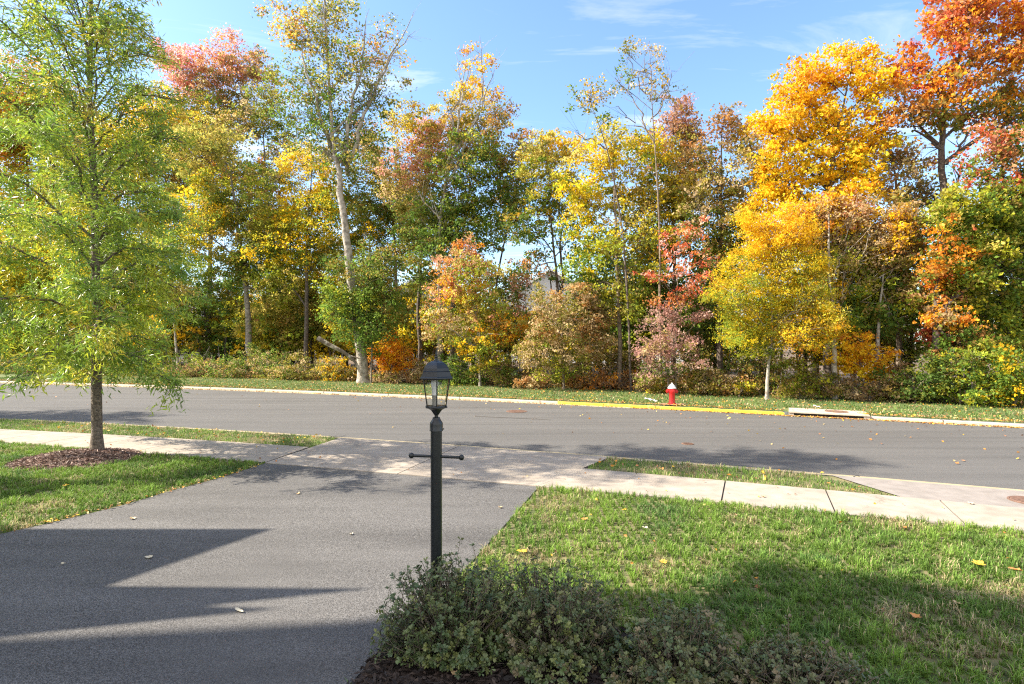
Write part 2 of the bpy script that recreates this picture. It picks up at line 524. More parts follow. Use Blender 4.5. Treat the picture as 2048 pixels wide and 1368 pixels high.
for a, b in zip(joint_x[:-1], joint_x[1:]):
    a2, b2 = a + 0.010, b - 0.010
    fa, fb = (a2, float(S_FAR(a2))), (b2, float(S_FAR(b2)))
    na, nb = near_of(a2), near_of(b2)
    i = len(V)
    V += [(fa[0], fa[1], 0.02), (fb[0], fb[1], 0.02), (nb[0], nb[1], 0.02), (na[0], na[1], 0.02)]
    V += [(p[0], p[1], 0.0) for p in V[i:i + 4]]
    F += [(i, i + 3, i + 2, i + 1), (i, i + 1, i + 5, i + 4), (i + 1, i + 2, i + 6, i + 5), (i + 2, i + 3, i + 7, i + 6), (i + 3, i, i + 4, i + 7)]
# driveway apron panels replace the slabs between these joints
AP = [(-4.26, 9.72, -3.75, 12.35), (-1.805, 8.90, -1.06, 11.32), (0.375, 8.17, 1.78, 10.28)]
keep = []
for k in range(0, len(F), 5):
    i = F[k][0]
    cx = (V[i][0] + V[i + 2][0]) / 2
    if -4.55 < cx < 0.75: continue
    keep += F[k:k + 5]
link('sidewalk', arr_mesh('sidewalk', V, [keep]), M_CONC)['kind'] = 'structure'
strip('sidewalk_bed', lambda x: float(S_NEAR(x)), lambda x: float(S_FAR(x)), 0.006, 0.006, M_JOINT)
apv, apf = [], []
for (x0, y0, x1, y1), (x2, y2, x3, y3) in zip(AP[:-1], AP[1:]):
    n = 8
    i = len(apv)
    for k in range(n + 1):
        t = k / n
        e = 0.008 if 0 < k < n else 0.0
        xa = x0 + (x2 - x0) * t + (0.007 if k == 0 else -0.007 if k == n else 0)
        xb = x1 + (x3 - x1) * t + (0.007 if k == 0 else -0.007 if k == n else 0)
        ya = float(S_NEAR(xa)); yb = float(GUT(xb)) + 0.02
        apv += [(xa, ya, 0.022), (xb, yb, 0.018), (xa, ya, 0.0), (xb, yb, -0.03)]
    for k in range(n):
        a = i + 4 * k
        apf += [(a, a + 4, a + 5, a + 1), (a, a + 2, a + 6, a + 4), (a + 1, a + 5, a + 7, a + 3)]
link('driveway_apron', arr_mesh('driveway_apron', apv, [apf]), M_CONC)['kind'] = 'structure'
poly_sheet('apron_bed', [(AP[0][0], AP[0][1] + 0.02), (AP[1][0], AP[1][1] + 0.02), (AP[2][0], AP[2][1] + 0.02), (AP[2][2], AP[2][3] - 0.02), (AP[1][2], AP[1][3] - 0.02), (AP[0][2], AP[0][3] - 0.02)], 0.0105, M_JOINT)
# left-hand slab next to the apron and the right-hand one
def slab(x0f, x1f, x0n, x1n):
    i = 0
    Vv = [(x0f, float(S_FAR(x0f)), 0.0205), (x1f, float(S_FAR(x1f)), 0.0205), (x1n, float(S_NEAR(x1n)), 0.0205), (x0n, float(S_NEAR(x0n)), 0.0205)]
    return Vv
sv, sf = [], []
lj = [j for j in joint_x if j < -4.5]
for q in (slab(-4.75, -4.02, -5.1, -4.275), slab(1.165, 1.972, 0.40, 1.64)):
    i = len(sv); sv += q; sf.append((i, i + 3, i + 2, i + 1))
link('sidewalk', arr_mesh('sidewalk', sv, [sf]), M_CONC)['kind'] = 'structure'
# neighbour's apron on the right
nv, nf = [], []
for k in range(9):
    t = k / 8
    xa = 5.24 + 9 * t; xb = 5.45 + 9 * t
    if k == 0: xb = 5.0
    nv += [(xa, float(S_FAR(xa)) + 0.008, 0.016), (xb, float(GUT(xb)) + 0.02, 0.015)]
for k in range(8):
    nf.append((2 * k, 2 * k + 2, 2 * k + 3, 2 * k + 1))
link('neighbour_apron', arr_mesh('neighbour_apron', nv, [nf]), mat('apron_concrete', (0.20, 0.178, 0.16), (0.255, 0.228, 0.207), 5, 0.85, bump=0.25, bscale=160, bdist=0.004))['kind'] = 'structure'
# gutter joints
mb = MB()
for px, py, qx, qy in ((665, 872, 652, 880), (921, 892, 905, 899), (1342, 923, 1333, 931), (1718, 953, 1733, 964), (480, 859, 462, 866), (242, 847, 228, 853)):
    a = ground_pt(px, py, ZR); b = ground_pt(qx, qy, 0.012)
    aa = np.array([a[0], float(E_NEAR(a[0])) - 0.01, ZR + 0.010]); bb = np.array([b[0], float(GUT(b[0])) + 0.03, 0.016])
    mid = 0.5 * (aa + bb); mid[2] = 0.5 * (ZR + 0.012) + 0.012
    mb.tube([aa, mid, bb], [0.006] * 3, 4)
mb.build('gutter_joint', M_JOINT)['kind'] = 'structure'

# driveway
DRY = np.array([1.5, 3.0, 3.494, 3.8, 4.42, 5.637, 8.17])
DRX = np.array([-1.9, -1.12, -0.98, -0.91, -0.676, -0.317, 0.375])
DLY = np.array([0.0, 3.0, 5.2, 6.19, 6.566, 7.24, 7.97, 8.66, 9.72])
DLX = np.array([-9.5, -8.3, -6.3, -5.57, -5.33, -4.99, -4.79, -4.52, -4.26])
def dr_right(y): return np.interp(y, DRY, DRX)
def dr_left(y): return np.interp(y, DLY, DLX)
pts = [(float(dr_right(y)), y) for y in (1.5, 2.4, 3.0, 3.494, 3.8, 4.1, 4.42, 5.0, 5.637, 6.5, 7.3, 8.16)]
pts += [(x, float(S_NEAR(x)) - 0.006) for x in np.linspace(0.36, -4.25, 14)]
pts += [(float(dr_left(y)), y) for y in (9.4, 9.0, 8.66, 8.3, 7.97, 7.6, 7.24, 6.9, 6.566, 6.19, 5.6, 5.2, 4.2, 3.0, 1.5)]
poly_sheet('driveway', pts, 0.012, M_DRIVE)

# thin dark seam in the road, drain covers
a = ground_pt(950, 833, ZR); b = ground_pt(1101, 840, ZR)
mb = MB(); mb.tube([a + [0, 0, 0.002], 0.5 * (a + b) + [0, 0.01, 0.002], b + [0, 0, 0.002]], [0.012, 0.014, 0.008], 5)
mb.build('road_seam', M_JOINT)['kind'] = 'structure'

def lid(name, label, c, r, z):
    t = thing(name, label, 'manhole cover', (c[0], c[1], z))
    MB().lathe([(r * 0.88, 0.0), (r * 0.88, 0.010), (r * 0.86, 0.012)], 40).build('plate', M_RUST, t)
    m_ = MB().lathe([(r * 0.90, 0.0), (r * 0.90, 0.009), (r, 0.009), (r, 0.0)], 40, cap=False); m_.build('rim', M_RUST, t)
    rb = MB()
    for k in range(-3, 4):
        hw = math.sqrt(max(0, (r * 0.8) ** 2 - (k * r * 0.22) ** 2))
        rb.box((0, k * r * 0.22, 0.0138), (2 * hw, r * 0.05, 0.003))
    rb.build('tread_rib', M_RUST, t)
lid('manhole_cover', 'round rusty manhole cover set in the middle of the grey road', ground_pt(1033, 823, ZR), 0.335, ZR + 0.002)
lid('manhole_cover', 'small rusty utility cover in the road within the tree shadow', ground_pt(1375, 888, ZR), 0.13, ZR + 0.002)
lid('manhole_cover', 'rusty round cover in the concrete apron cut by the right edge', ground_pt(2062, 1002, 0.02), 0.24, 0.017)

# storm drain inlet
def drain():
    p0 = (XY1 + 0.01, float(E_FAR(XY1 + 0.01))); p1 = (XI1 - 0.01, float(E_FAR(XI1 - 0.01)))
    t = thing('storm_drain', 'pale concrete storm drain inlet with dark slot at the far kerb', 'storm drain', (0, 0, 0))
    d = np.array([p1[0] - p0[0], p1[1] - p0[1]]); Ld = np.linalg.norm(d); d /= Ld; n = np.array([-d[1], d[0]])
    def P(s, o, z): return (p0[0] + d[0] * s + n[0] * o, p0[1] + d[1] * s + n[1] * o, z)
    m_ = MB(); m_.prism([P(0, 0.12, -0.005), P(Ld, 0.12, -0.005), P(Ld, 1.25, -0.005), P(0.0, 1.25, -0.005)], (0, 0, 0.035)); m_.build('top_slab', M_CURB, t)
    m_ = MB(); m_.prism([P(0.14, 0.26, -0.30), P(Ld - 0.14, 0.26, -0.30), P(Ld - 0.14, 0.30, -0.30), P(0.14, 0.30, -0.30)], (0, 0, 0.294)); m_.build('throat', M_JOINT, t)
    for s0 in (0, Ld - 0.14):
        m_ = MB(); m_.prism([P(s0, 0.14, -0.12), P(s0 + 0.138, 0.14, -0.12), P(s0 + 0.138, 0.9, -0.12), P(s0, 0.9, -0.12)], (0, 0, 0.114))
        m_.build('side_wall', M_CONC, t)
    m_ = MB(); m_.prism([P(0.14, 0.10, ZR - 0.005), P(Ld - 0.14, 0.10, ZR - 0.005), P(Ld - 0.14, 0.26, ZR - 0.005), P(0.14, 0.26, ZR - 0.005)], (0, 0, 0.020)); m_.build('throat_sill', M_CURB, t)
    c = P(Ld * 0.62, 0.72, 0.031)
    m_ = MB(); m_.lathe([(0.31, 0), (0.31, 0.008), (0.28, 0.010), (0.27, 0.006), (0.05, 0.006)], 36, c); cv = m_.build('cover', M_RUST, t)
    m_ = MB(); m_.lathe([(0.03, 0), (0.03, 0.004)], 12, P(0.12, 0.55, 0.0305)); m_.build('pull_hole', M_JOINT, t)
drain()

# ------------------------------------------------------------------ unseen house left of view, outline shaped to cast the drive and lawn shadows
TE = math.tan(SUN_EL)
def shade_prof(pts, xw): return [(y - (sx - xw) * math.tan(SUN_AZ), (sx - xw) / math.cos(SUN_AZ) * TE) for sx, y in pts]
def shadow_house():
    xw = -10.0
    t = thing('house', 'unseen house left of the driveway, outline shaped to cast shadows on drive and lawn', 'house')
    prof = shade_prof([(-2.65, 6.36), (-3.44, 4.87)], xw) + shade_prof([(-1.14, 4.82), (-2.4, 4.5), (-1.78, 4.46), (-3.7, 4.0), (-4.1, 3.6)], xw)
    poly = [(xw, prof[0][0] + 0.03, 0.02), (xw, prof[0][0], prof[0][1])] + [(xw, y, h) for y, h in prof[1:]] + [(xw, 2.6, 3.4), (xw, 2.6, 0.02)]
    m_ = MB(); m_.prism(poly, (-7, 0, 0)); m_.build('garage_shadow_mass', M_SIDING, t)  # unseen mass, profile traced back from the pointed drive shadows
    pp = shade_prof([(-7.9, 8.75), (-6.02, 8.42), (-6.7, 7.45), (-7.6, 7.2)], xw)
    poly = [(xw, pp[0][0] + 0.1, 0.02)] + [(xw, y, h) for y, h in pp] + [(xw, pp[-1][0] - 0.05, 0.02)]
    m_ = MB(); m_.prism(poly, (-3, 0, 0)); m_.build('lawn_shadow_block', M_SIDING, t)  # invented block out of view, shaped to cast the left lawn shadow
    xm = xw - 8
    pr = shade_prof([(-4.2, 3.93), (-3.58, 3.97), (-0.95, 4.26), (0.81, 4.72), (2.0, 4.78), (2.3, 5.2), (2.52, 5.36), (4.17, 4.63), (5.6, 4.0)], xm)
    poly = [(xm, -8, 0.02), (xm, pr[0][0] - 0.03, 0.02)] + [(xm, y, h) for y, h in pr] + [(xm, -8, pr[-1][1] + 0.5)]
    m_ = MB(); m_.prism(poly, (-0.22, 0, 0)); m_.build('shadow_screen_wall', M_BRICK, t)  # thin unseen screen cut to the outline of the large shadow
    m_ = MB(); m_.box((xm - 4.3, -3.4, 4.5), (8, 11, 9)); m_.build('main_wing', M_BRICK, t)
shadow_house()

# ------------------------------------------------------------------ lamp post
def lamp():
    lx, ly = -0.54, 4.06
    t = thing('lamp_post', 'black lamp post with glass lantern and cross bar behind the shrub', 'lamp post', (lx, ly, 0))
    MB().lathe([(0.0405, -0.05), (0.0405, 1.49)], 28).build('post', M_BLACK, t, True)
    MB().lathe([(0.0415, 1.465), (0.048, 1.467), (0.048, 1.472), (0.0465, 1.475), (0.0465, 1.513), (0.045, 1.525), (0.030, 1.548), (0.026, 1.556), (0.026, 1.562), (0.016, 1.566)], 28).build('post_cap', M_BLACK, t, True)
    MB().lathe([(0.0055, 0), (0.0055, 0.006), (0.003, 0.006)], 8, (0.0, 0, 0)).build('set_screw', M_BLACK, t, loc=(0.05, -0.01, 1.482)).rotation_euler = (0, math.radians(90), 0)
    m_ = MB(); m_.lathe([(0.0105, -0.170), (0.0105, 0.170)], 14, (0, 0, 0), axis='x'); cb = m_.build('cross_bar', M_BLACK, t, True, loc=(0, 0, 1.283)); cb.rotation_euler = (0, math.radians(1.6), math.radians(-3))
    for s in (-1, 1):
        m_ = MB(); m_.lathe([(0.003, -0.0205), (0.011, -0.0175), (0.0175, -0.011), (0.0205, 0), (0.0175, 0.011), (0.011, 0.0175), (0.003, 0.0205)], 16, (s * 0.18, 0, 0)); m_.build('ball_end', M_BLACK, cb, True)
    n = 6; ro = math.radians(-80)
    # fitter: six sided flare
    MB().lathe([(0.0145, 1.560), (0.0145, 1.578), (0.022, 1.586), (0.034, 1.603), (0.046, 1.618), (0.066, 1.628), (0.088, 1.634), (0.088, 1.641), (0.078, 1.646)], n, rot=ro).build('fitter', M_BLACK, t)
    zb, zt, rb, rt = 1.646, 1.843, 0.075, 0.107
    bars = MB()
    def cor(k, r, z): a = ro + 2 * math.pi * k / n; return (r * math.cos(a), r * math.sin(a), z)
    for k in range(n):
        b = MB(); b.tube([cor(k, rb, zb - 0.003), cor(k, rt, zt + 0.003)], [0.0044, 0.0044], 6); b.build('glazing_bar', M_BLACK, t)
        p = [cor(k, rb - 0.003, zb), cor(k + 1, rb - 0.003, zb), cor(k + 1, rt - 0.003, zt), cor(k, rt - 0.003, zt)]
        MB().add(p, [(0, 1, 2, 3)]).build('glass_pane', M_GLASS, t)
    roof = MB().lathe([(0.114, 1.835), (0.126, 1.837), (0.131, 1.843), (0.129, 1.850), (0.119, 1.857), (0.114, 1.872), (0.108, 1.890), (0.1095, 1.8935), (0.104, 1.897), (0.098, 1.915), (0.084, 1.936), (0.062, 1.953), (0.038, 1.963), (0.021, 1.966)], n, rot=ro).build('lantern_roof', M_BLACK, t)
    fi = MB().lathe([(0.021, 1.962), (0.020, 1.970), (0.010, 1.975), (0.007, 1.984), (0.011, 1.990), (0.011, 1.996), (0.006, 2.002), (0.009, 2.010), (0.008, 2.016), (0.005, 2.022), (0.004, 2.035), (0.001, 2.055)], 14)
    fi.build('finial', M_BLACK, roof, True)
    bl = MB().lathe([(0.019, 1.720), (0.020, 1.745), (0.021, 1.775), (0.027, 1.797), (0.0275, 1.812), (0.023, 1.825), (0.012, 1.833), (0.003, 1.835)], 20)
    bulb = bl.build('bulb', M_BULB, t, True, loc=(-0.012, 0, 0))
    MB().lathe([(0.017, 1.642), (0.018, 1.700), (0.0205, 1.7205)], 20).build('socket', M_SOCKET, bulb, True)
lamp()

# ------------------------------------------------------------------ hydrant
def hydrant():
    p = ground_pt(1344, 810, 0.0)
    t = thing('fire_hydrant', 'red fire hydrant with white bonnet on the grass behind yellow kerb', 'fire hydrant', (p[0], p[1], 0.0), math.radians(-12))
    MB().lathe([(0.135, -0.03), (0.135, 0.045), (0.125, 0.055), (0.100, 0.058), (0.096, 0.075), (0.094, 0.40), (0.100, 0.43), (0.112, 0.45), (0.115, 0.52), (0.118, 0.535), (0.118, 0.56), (0.09, 0.562)], 28).build('barrel', M_RED, t, True)
    MB().lathe([(0.14, 0.556), (0.142, 0.575), (0.128, 0.580), (0.115, 0.60), (0.098, 0.64), (0.070, 0.675), (0.035, 0.692), (0.030, 0.70), (0.026, 0.735), (0.014, 0.738)], 28).build('bonnet', M_WHITE, t, True)
    for s in (-1, 1):
        noz = MB().lathe([(0.055, 0.07 * s), (0.055, 0.135 * s), (0.068, 0.137 * s), (0.068, 0.168 * s), (0.05, 0.176 * s), (0.022, 0.178 * s), (0.020, 0.205 * s)], 18, (0, 0, 0.455), axis='x').build('hose_nozzle', M_RED, t, True)
    MB().lathe([(0.07, -0.06), (0.07, -0.125), (0.088, -0.127), (0.088, -0.165), (0.06, -0.172), (0.025, -0.174), (0.022, -0.205)], 20, (0, 0, 0.455), axis='y').build('pumper_nozzle', M_RED, t, True)
    for k in range(8):
        a = k * math.pi / 4 + 0.2
        MB().lathe([(0.013, 0.045), (0.013, 0.066), (0.006, 0.068)], 6, (0.117 * math.cos(a), 0.117 * math.sin(a), 0.0)).build('flange_bolt', M_RED, t)
    # bare ring of mulch round it
    me = MB(); me.lathe([(0.50, 0.031), (0.4, 0.034), (0.25, 0.038), (0.05, 0.04)], 26, (0, 0, 0), cap=False)
    o = me.build('hydrant_bed', mat('pink_mulch', (0.20, 0.13, 0.08), (0.36, 0.23, 0.15), 22, 0.95, bump=0.8, bscale=30), None, True, loc=(p[0] + 0.05, p[1], 0.0))
    o.scale = (1.0, 0.62, 1.0); o['kind'] = 'structure'
hydrant()

# crumpled white plastic beside the hydrant
def plastic(px, py, s, label):
    p = ground_pt(px, py, 0.03)
    n1, n2 = 9, 6
    V, F = [], []
    for i in range(n1):
        for j in range(n2):
            u, v = i / (n1 - 1), j / (n2 - 1)
            V.append(((u - 0.5) * 0.42 * s + rnd.uniform(-.02, .02), (v - 0.5) * 0.18 * s + rnd.uniform(-.02, .02), 0.02 + s * (0.12 * (1 - u) * (0.4 + 0.6 * abs(math.sin(7 * u + 3 * v))) + rnd.uniform(0, .04))))
    for i in range(n1 - 1):
        for j in range(n2 - 1):
            a = i * n2 + j
            F.append((a, a + n2, a + n2 + 1, a + 1))
    o = link('plastic_scrap', arr_mesh('plastic_scrap', V, [F]), M_RAG, loc=(p[0], p[1], 0.02))
    o.rotation_euler = (0, 0, math.radians(-25))
    sol = o.modifiers.new('thick', 'SOLIDIFY'); sol.thickness = 0.006
    tag(o, label, 'litter')
plastic(1302, 803, 0.95, 'crumpled white plastic scrap lying on grass left of the hydrant')
plastic(1634, 815, 0.5, 'tiny white scrap on the far grass above the storm drain')

# ------------------------------------------------------------------ leaves
def leaf_quads(C, size, aspect=0.65, up=0.5, axis=None, fold=0.08):
    """rhombic leaves: C centres, size lengths; returns V, F"""
    N = len(C)
    size = np.broadcast_to(np.asarray(size, float), (N,))[:, None]
    d = unit(R.normal(size=(N, 3))) if axis is None else unit(axis)
    n = unit(R.normal(size=(N, 3)) + np.array([0, 0, up]))
    wv = unit(np.cross(n, d))
    n = np.cross(d, wv)
    a = C - d * size * 0.5
    b = C + d * size * 0.5
    m = C - d * size * 0.06
    l = m + wv * size * aspect * 0.5 + n * size * fold
    r = m - wv * size * aspect * 0.5 + n * size * fold
    V = np.stack([a, l, b, r], 1).reshape(-1, 3)
    F = np.arange(N * 4, dtype=np.int32).reshape(N, 4)
    return V, F

PAL = {
    'green': [(.15, .25, .035), (.20, .29, .045), (.11, .19, .035)],
    'dgreen': [(.10, .17, .035), (.13, .20, .045)],
    'olive': [(.26, .27, .045), (.33, .29, .05), (.20, .23, .045), (.36, .25, .06)],
    'ygreen': [(.40, .42, .035), (.32, .38, .04), (.50, .46, .035), (.22, .31, .04)],
    'yellow': [(.84, .60, .03), (.74, .58, .035), (.88, .56, .02), (.54, .49, .04)],
    'sand': [(.66, .55, .12), (.58, .50, .10), (.70, .54, .15), (.46, .43, .10)],
    'blush': [(.84, .46, .43), (.80, .38, .34), (.84, .54, .40), (.66, .38, .30)],
    'gold': [(.92, .56, .02), (.86, .50, .02), (.94, .62, .03), (.72, .42, .03)],
    'orange': [(.84, .36, .025), (.76, .29, .03), (.88, .44, .03), (.60, .25, .05)],
    'rust': [(.52, .25, .08), (.44, .22, .08), (.58, .31, .10), (.32, .22, .07)],
    'red': [(.68, .17, .07), (.60, .12, .07), (.74, .26, .07), (.50, .13, .06)],
    'pink': [(.72, .25, .22), (.66, .18, .15), (.74, .34, .24), (.58, .19, .16)],
    'salmon': [(.68, .32, .20), (.62, .26, .15), (.70, .40, .22), (.48, .27, .11)],
    'mauve': [(.52, .30, .26), (.58, .37, .31), (.43, .24, .21), (.34, .23, .17)],
    'tan': [(.58, .42, .22), (.50, .36, .18), (.64, .49, .28), (.38, .31, .11)],
    'brown': [(.32, .20, .10), (.39, .24, .11), (.24, .16, .08)],
}
PAL = {k: [np.array(c) for c in v] for k, v in PAL.items()}

def pick(pal, n_clump):
    """colour for each clump from 'a/b/c' (earlier = more common)"""
    names = pal.split('/')
    wts = np.array([1.0, 0.6, 0.4, 0.3][:len(names)]); wts /= wts.sum()
    ids = R.choice(len(names), n_clump, p=wts)
    out = np.zeros((n_clump, 3))
    for i in range(n_clump):
        p = PAL[names[ids[i]]]
        out[i] = p[R.integers(len(p))]
    return out

def grow_foliage(lobes, leaf, clump_r, per, aspect=0.7, up=0.5):
    """lobes: (cx, cy, cz, rx, ry, rz, pal, dens); returns V, F, tint, clump centres by lobe"""
    CC, CT, by = [], [], []
    for (cx, cy, cz, rx, ry, rz, pal, dens) in lobes:
        A = math.pi * rx * rz
        nl = dens * A / (0.25 * leaf * leaf * aspect)
        n = max(4, int(nl / per))
        u = unit(R.normal(size=(n, 3))) * (R.random((n, 1)) ** 0.42)
        # ragged outline
        ang = np.arctan2(u[:, 2], u[:, 0])
        ph = R.random(3) * 6.28
        rag = 1 + 0.13 * np.sin(3 * ang + ph[0]) + 0.10 * np.sin(5 * ang + ph[1]) + 0.07 * np.sin(9 * ang + ph[2])
        c = np.array([cx, cy, cz]) + u * rag[:, None] * np.array([rx, ry, rz])
        CC.append(c); CT.append(pick(pal, n)); by.append(c)
    C = np.concatenate(CC); T = np.concatenate(CT)
    n = len(C)
    k = R.integers(int(per * 0.6), int(per * 1.4) + 1, n)
    idx = np.repeat(np.arange(n), k)
    N = len(idx)
    rr = clump_r * (0.6 + 0.8 * R.random(n))
    off = unit(R.normal(size=(N, 3))) * (R.random((N, 1)) ** 0.5) * rr[idx][:, None]
    off[:, 2] *= 0.62
    P = C[idx] + off
    sz = leaf * (0.45 + 0.95 * R.random(N) ** 1.4) * (0.85 + 0.35 * R.random(n))[idx]
    V, F = leaf_quads(P, sz, aspect, up)
    swap = R.random(N) < 0.22
    ti = T[idx].copy()
    other = R.integers(0, n, N)
    near = np.clip(idx + R.integers(-6, 7, N), 0, n - 1)
    ti[swap] = T[near[swap]]
    ti *= (0.78 + 0.44 * R.random(n))[idx][:, None] * (0.80 + 0.4 * R.random(N))[:, None]
    return V, F, np.repeat(ti, 4, axis=0), by

def tree(name, label, base_px, off, trunk, r0, r1, bark, lobes, leaf=0.17, clump=0.42, per=26, dens=1.35, twig=0.35, group=None, cat='tree', extra=(), aspect=0.7, zmin=1.0, limbs=True, fat=0.85, back=0.0):
    d = depth_at(base_px, off)
    bx = (base_px - 1024) / FPX * d
    sc = d / FPX
    def loc(px, py, y=0.0): return np.array([(px - base_px) * sc, y, H - (py - 684) * sc])
    t = thing(name, label, cat, (bx, d, 0), 0, group)
    tb = Tubes()
    tp = [loc(px, py, 0.10 * R.normal() if i else 0.0) for i, (px, py) in enumerate(trunk)]
    if tp[0][2] > 0.02 or tp[0][2] < -0.1:
        b0 = tp[0].copy(); b0[2] = -0.05
        if tp[0][2] > 0.3: tp = [b0] + tp
        else: tp[0] = b0
    n = max(8, 4 * len(tp))
    TP = smooth_path(tp, n)
    tt = np.linspace(0, 1, n)
    TP[1:-1, 0] += R.normal(size=n - 2) * r0 * 0.10
    r1 = r1 * 0.55
    rr = r0 + (r1 - r0) * tt ** 0.8
    rr[0] *= 1.35
    tb.add(TP, rr, 9)
    LB = []
    for lb in lobes:
        px, py, rx, ry, pal = lb[:5]
        dn = lb[5] if len(lb) > 5 else 1.0
        c = loc(px, py, R.normal() * rx * sc * 0.35 + back)
        LB.append((c[0], c[1], c[2], rx * sc * 1.08, max(rx, ry) * sc * fat, ry * sc * 1.08, pal, dn * dens * (1.25 if dens > 0.7 else 1.1)))
    for b_ in list(LB):
        for _k in range(3 if b_[3] > 0.5 else 0):
            an = R.random() * 6.283; f_ = R.uniform(0.85, 1.2); g_ = R.uniform(0.25, 0.45)
            zc_ = b_[2] + math.sin(an) * b_[5] * f_
            LB.append((b_[0] + math.cos(an) * b_[3] * f_, b_[1] + R.normal() * b_[4] * 0.5, max(zc_, b_[5] * g_ + 0.1), b_[3] * g_, b_[4] * g_, b_[5] * g_, b_[6], b_[7] * 0.85))
    nmain = len(lobes)
    V, F, T, by = grow_foliage(LB, leaf * 0.76, clump * 0.95, int(per * 1.15), aspect)
    ztr = TP[:, 2]
    for (cx, cy, cz, rx, ry, rz, pal, dn), cs in zip(LB[:nmain], by[:nmain]):
        c = np.array([cx, cy, cz])
        # attachment on the trunk
        hz = math.hypot(cx - np.interp(cz, ztr, TP[:, 0]), cy)
        za = min(max(zmin, cz - 0.75 * hz - 0.35 * rz), ztr[-1] - 0.05)
        a = np.array([np.interp(za, ztr, TP[:, 0]), np.interp(za, ztr, TP[:, 1]), za])
        ra = np.interp(za, ztr, rr)
        tip = c + np.array([(c[0] - a[0]) * 0.25, 0, rz * 0.6])
        if limbs:
            m1 = a + 0.5 * (c - a) + np.array([0, 0, 0.08 * np.linalg.norm(c - a)]) + R.normal(size=3) * 0.12
            LP = smooth_path([a, m1, c, tip], 9)
            LR = np.linspace(min(ra * 0.6, 0.10), 0.012, 9)
            tb.add(LP, LR, 5)
        else:
            LP = smooth_path([a, 0.5 * (a + c), c], 5); LR = np.linspace(0.02, 0.008, 5)
        m_ = int(min(len(cs), 70) * twig) if twig <= 1 else int(twig)
        for q in R.permutation(len(cs))[:m_]:
            e = cs[q]
            i = int(np.argmin(np.linalg.norm(LP - e, axis=1) + 0.8 * np.maximum(0, LP[:, 2] - e[2])))
            s = LP[max(0, i - 1)]
            mid = 0.5 * (s + e) + R.normal(size=3) * 0.1 * np.linalg.norm(e - s)
            tb.add([s, mid, e], [max(0.012, LR[max(0, i - 1)] * 0.5), 0.011, 0.005], 3)
    for path, ra in extra:
        EP = smooth_path([loc(px, py, 0.2 * R.normal()) for px, py in path], 4 * len(path))
        EP[1:] += R.normal(size=(len(EP) - 1, 3)) * 0.06
        er = np.linspace(ra, 0.008, len(EP))
        tb.add(EP, er, 5)
        for k in range(3 * len(path)):
            i = R.integers(1, len(EP) - 1)
            dirn = unit((EP[i + 1] - EP[i - 1])[None])[0]
            e = EP[i] + unit((dirn + R.normal(size=3) * 0.55)[None])[0] * R.uniform(0.5, 1.5)
            tb.add([EP[i], 0.5 * (EP[i] + e) + R.normal(size=3) * 0.06, e], [er[i] * 0.45, er[i] * 0.3, 0.004], 3)
    tb.build('trunk', M_BARK[bark], t)
    if len(V):
        link('crown', arr_mesh('crown', V, [F], T), M_LEAF, t)
    return t

def leaf_obovate(C, size, aspect, axis, nrm):
    """six sided leaves, widest past the middle, blunt tip"""
    N = len(C); size = size[:, None]
    d = unit(axis); n = unit(nrm + 0.35 * R.normal(size=(N, 3)))
    wv = unit(np.cross(n, d)); n = np.cross(d, wv)
    pts = [(-.5, 0, 0), (-.08, .34, .05), (.30, .5, .05), (.5, .10, 0), (.5, -.10, 0), (.30, -.5, .05), (-.08, -.34, .05)]
    V = np.stack([C + d * size * a + wv * size * aspect * b + n * size * c for a, b, c in pts], 1).reshape(-1, 3)
    return V, np.arange(N * 7, dtype=np.int32).reshape(N, 7)

# ------------------------------------------------------------------ the wood (front to back)
W_G = 'trees of the wood across the road'
tree('sycamore_tree', 'tall leaning pale grey trunk with sparse olive crown and bare limb to the right', 727, 5.3,
     [(727, 769), (722, 700), (708, 600), (697, 500), (684, 400), (678, 335), (668, 290), (660, 200), (652, 90), (648, -10)], 0.31, 0.05, 'pale',
     [(640, 50, 62, 52, 'olive/sand/green'), (585, 60, 55, 40, 'sand/olive/orange'), (735, 85, 62, 50, 'olive/sand/orange'), (600, 140, 60, 45, 'olive/green'), (690, 150, 60, 55, 'olive/green/sand'), (612, 215, 62, 55, 'green/olive'), (700, 235, 62, 60, 'green/olive'), (655, 295, 85, 40, 'olive/green'), (560, 15, 40, 35, 'sand/olive/orange', .6), (745, 190, 36, 40, 'green/olive'), (645, 0, 50, 30, 'olive/sand')],
     leaf=0.17, clump=0.55, per=20, dens=0.55, twig=0.9, group=W_G, zmin=9.0, back=0.4,
     extra=[([(690, 345), (716, 270), (745, 180), (790, 105), (835, 30)], 0.13), ([(740, 195), (772, 140), (828, 60)], 0.07), ([(672, 320), (640, 230), (610, 130), (590, 40)], 0.12), ([(684, 330), (705, 220), (725, 110), (738, 20)], 0.12), ([(650, 60), (655, -40)], 0.05)])
tree('young_tree', 'leafy green sapling wrapping the foot of the leaning pale trunk', 742, 5.0,
     [(742, 770), (744, 690), (740, 600), (738, 520)], 0.055, 0.02, 'brown',
     [(740, 550, 55, 60, 'green/olive'), (700, 630, 62, 52, 'green/ygreen'), (765, 620, 42, 55, 'green/olive'), (740, 660, 55, 40, 'green'), (765, 540, 30, 50, 'olive/green'), (675, 600, 35, 40, 'ygreen/green')], leaf=0.15, dens=0.9, twig=0.6, group=W_G, zmin=1.5)
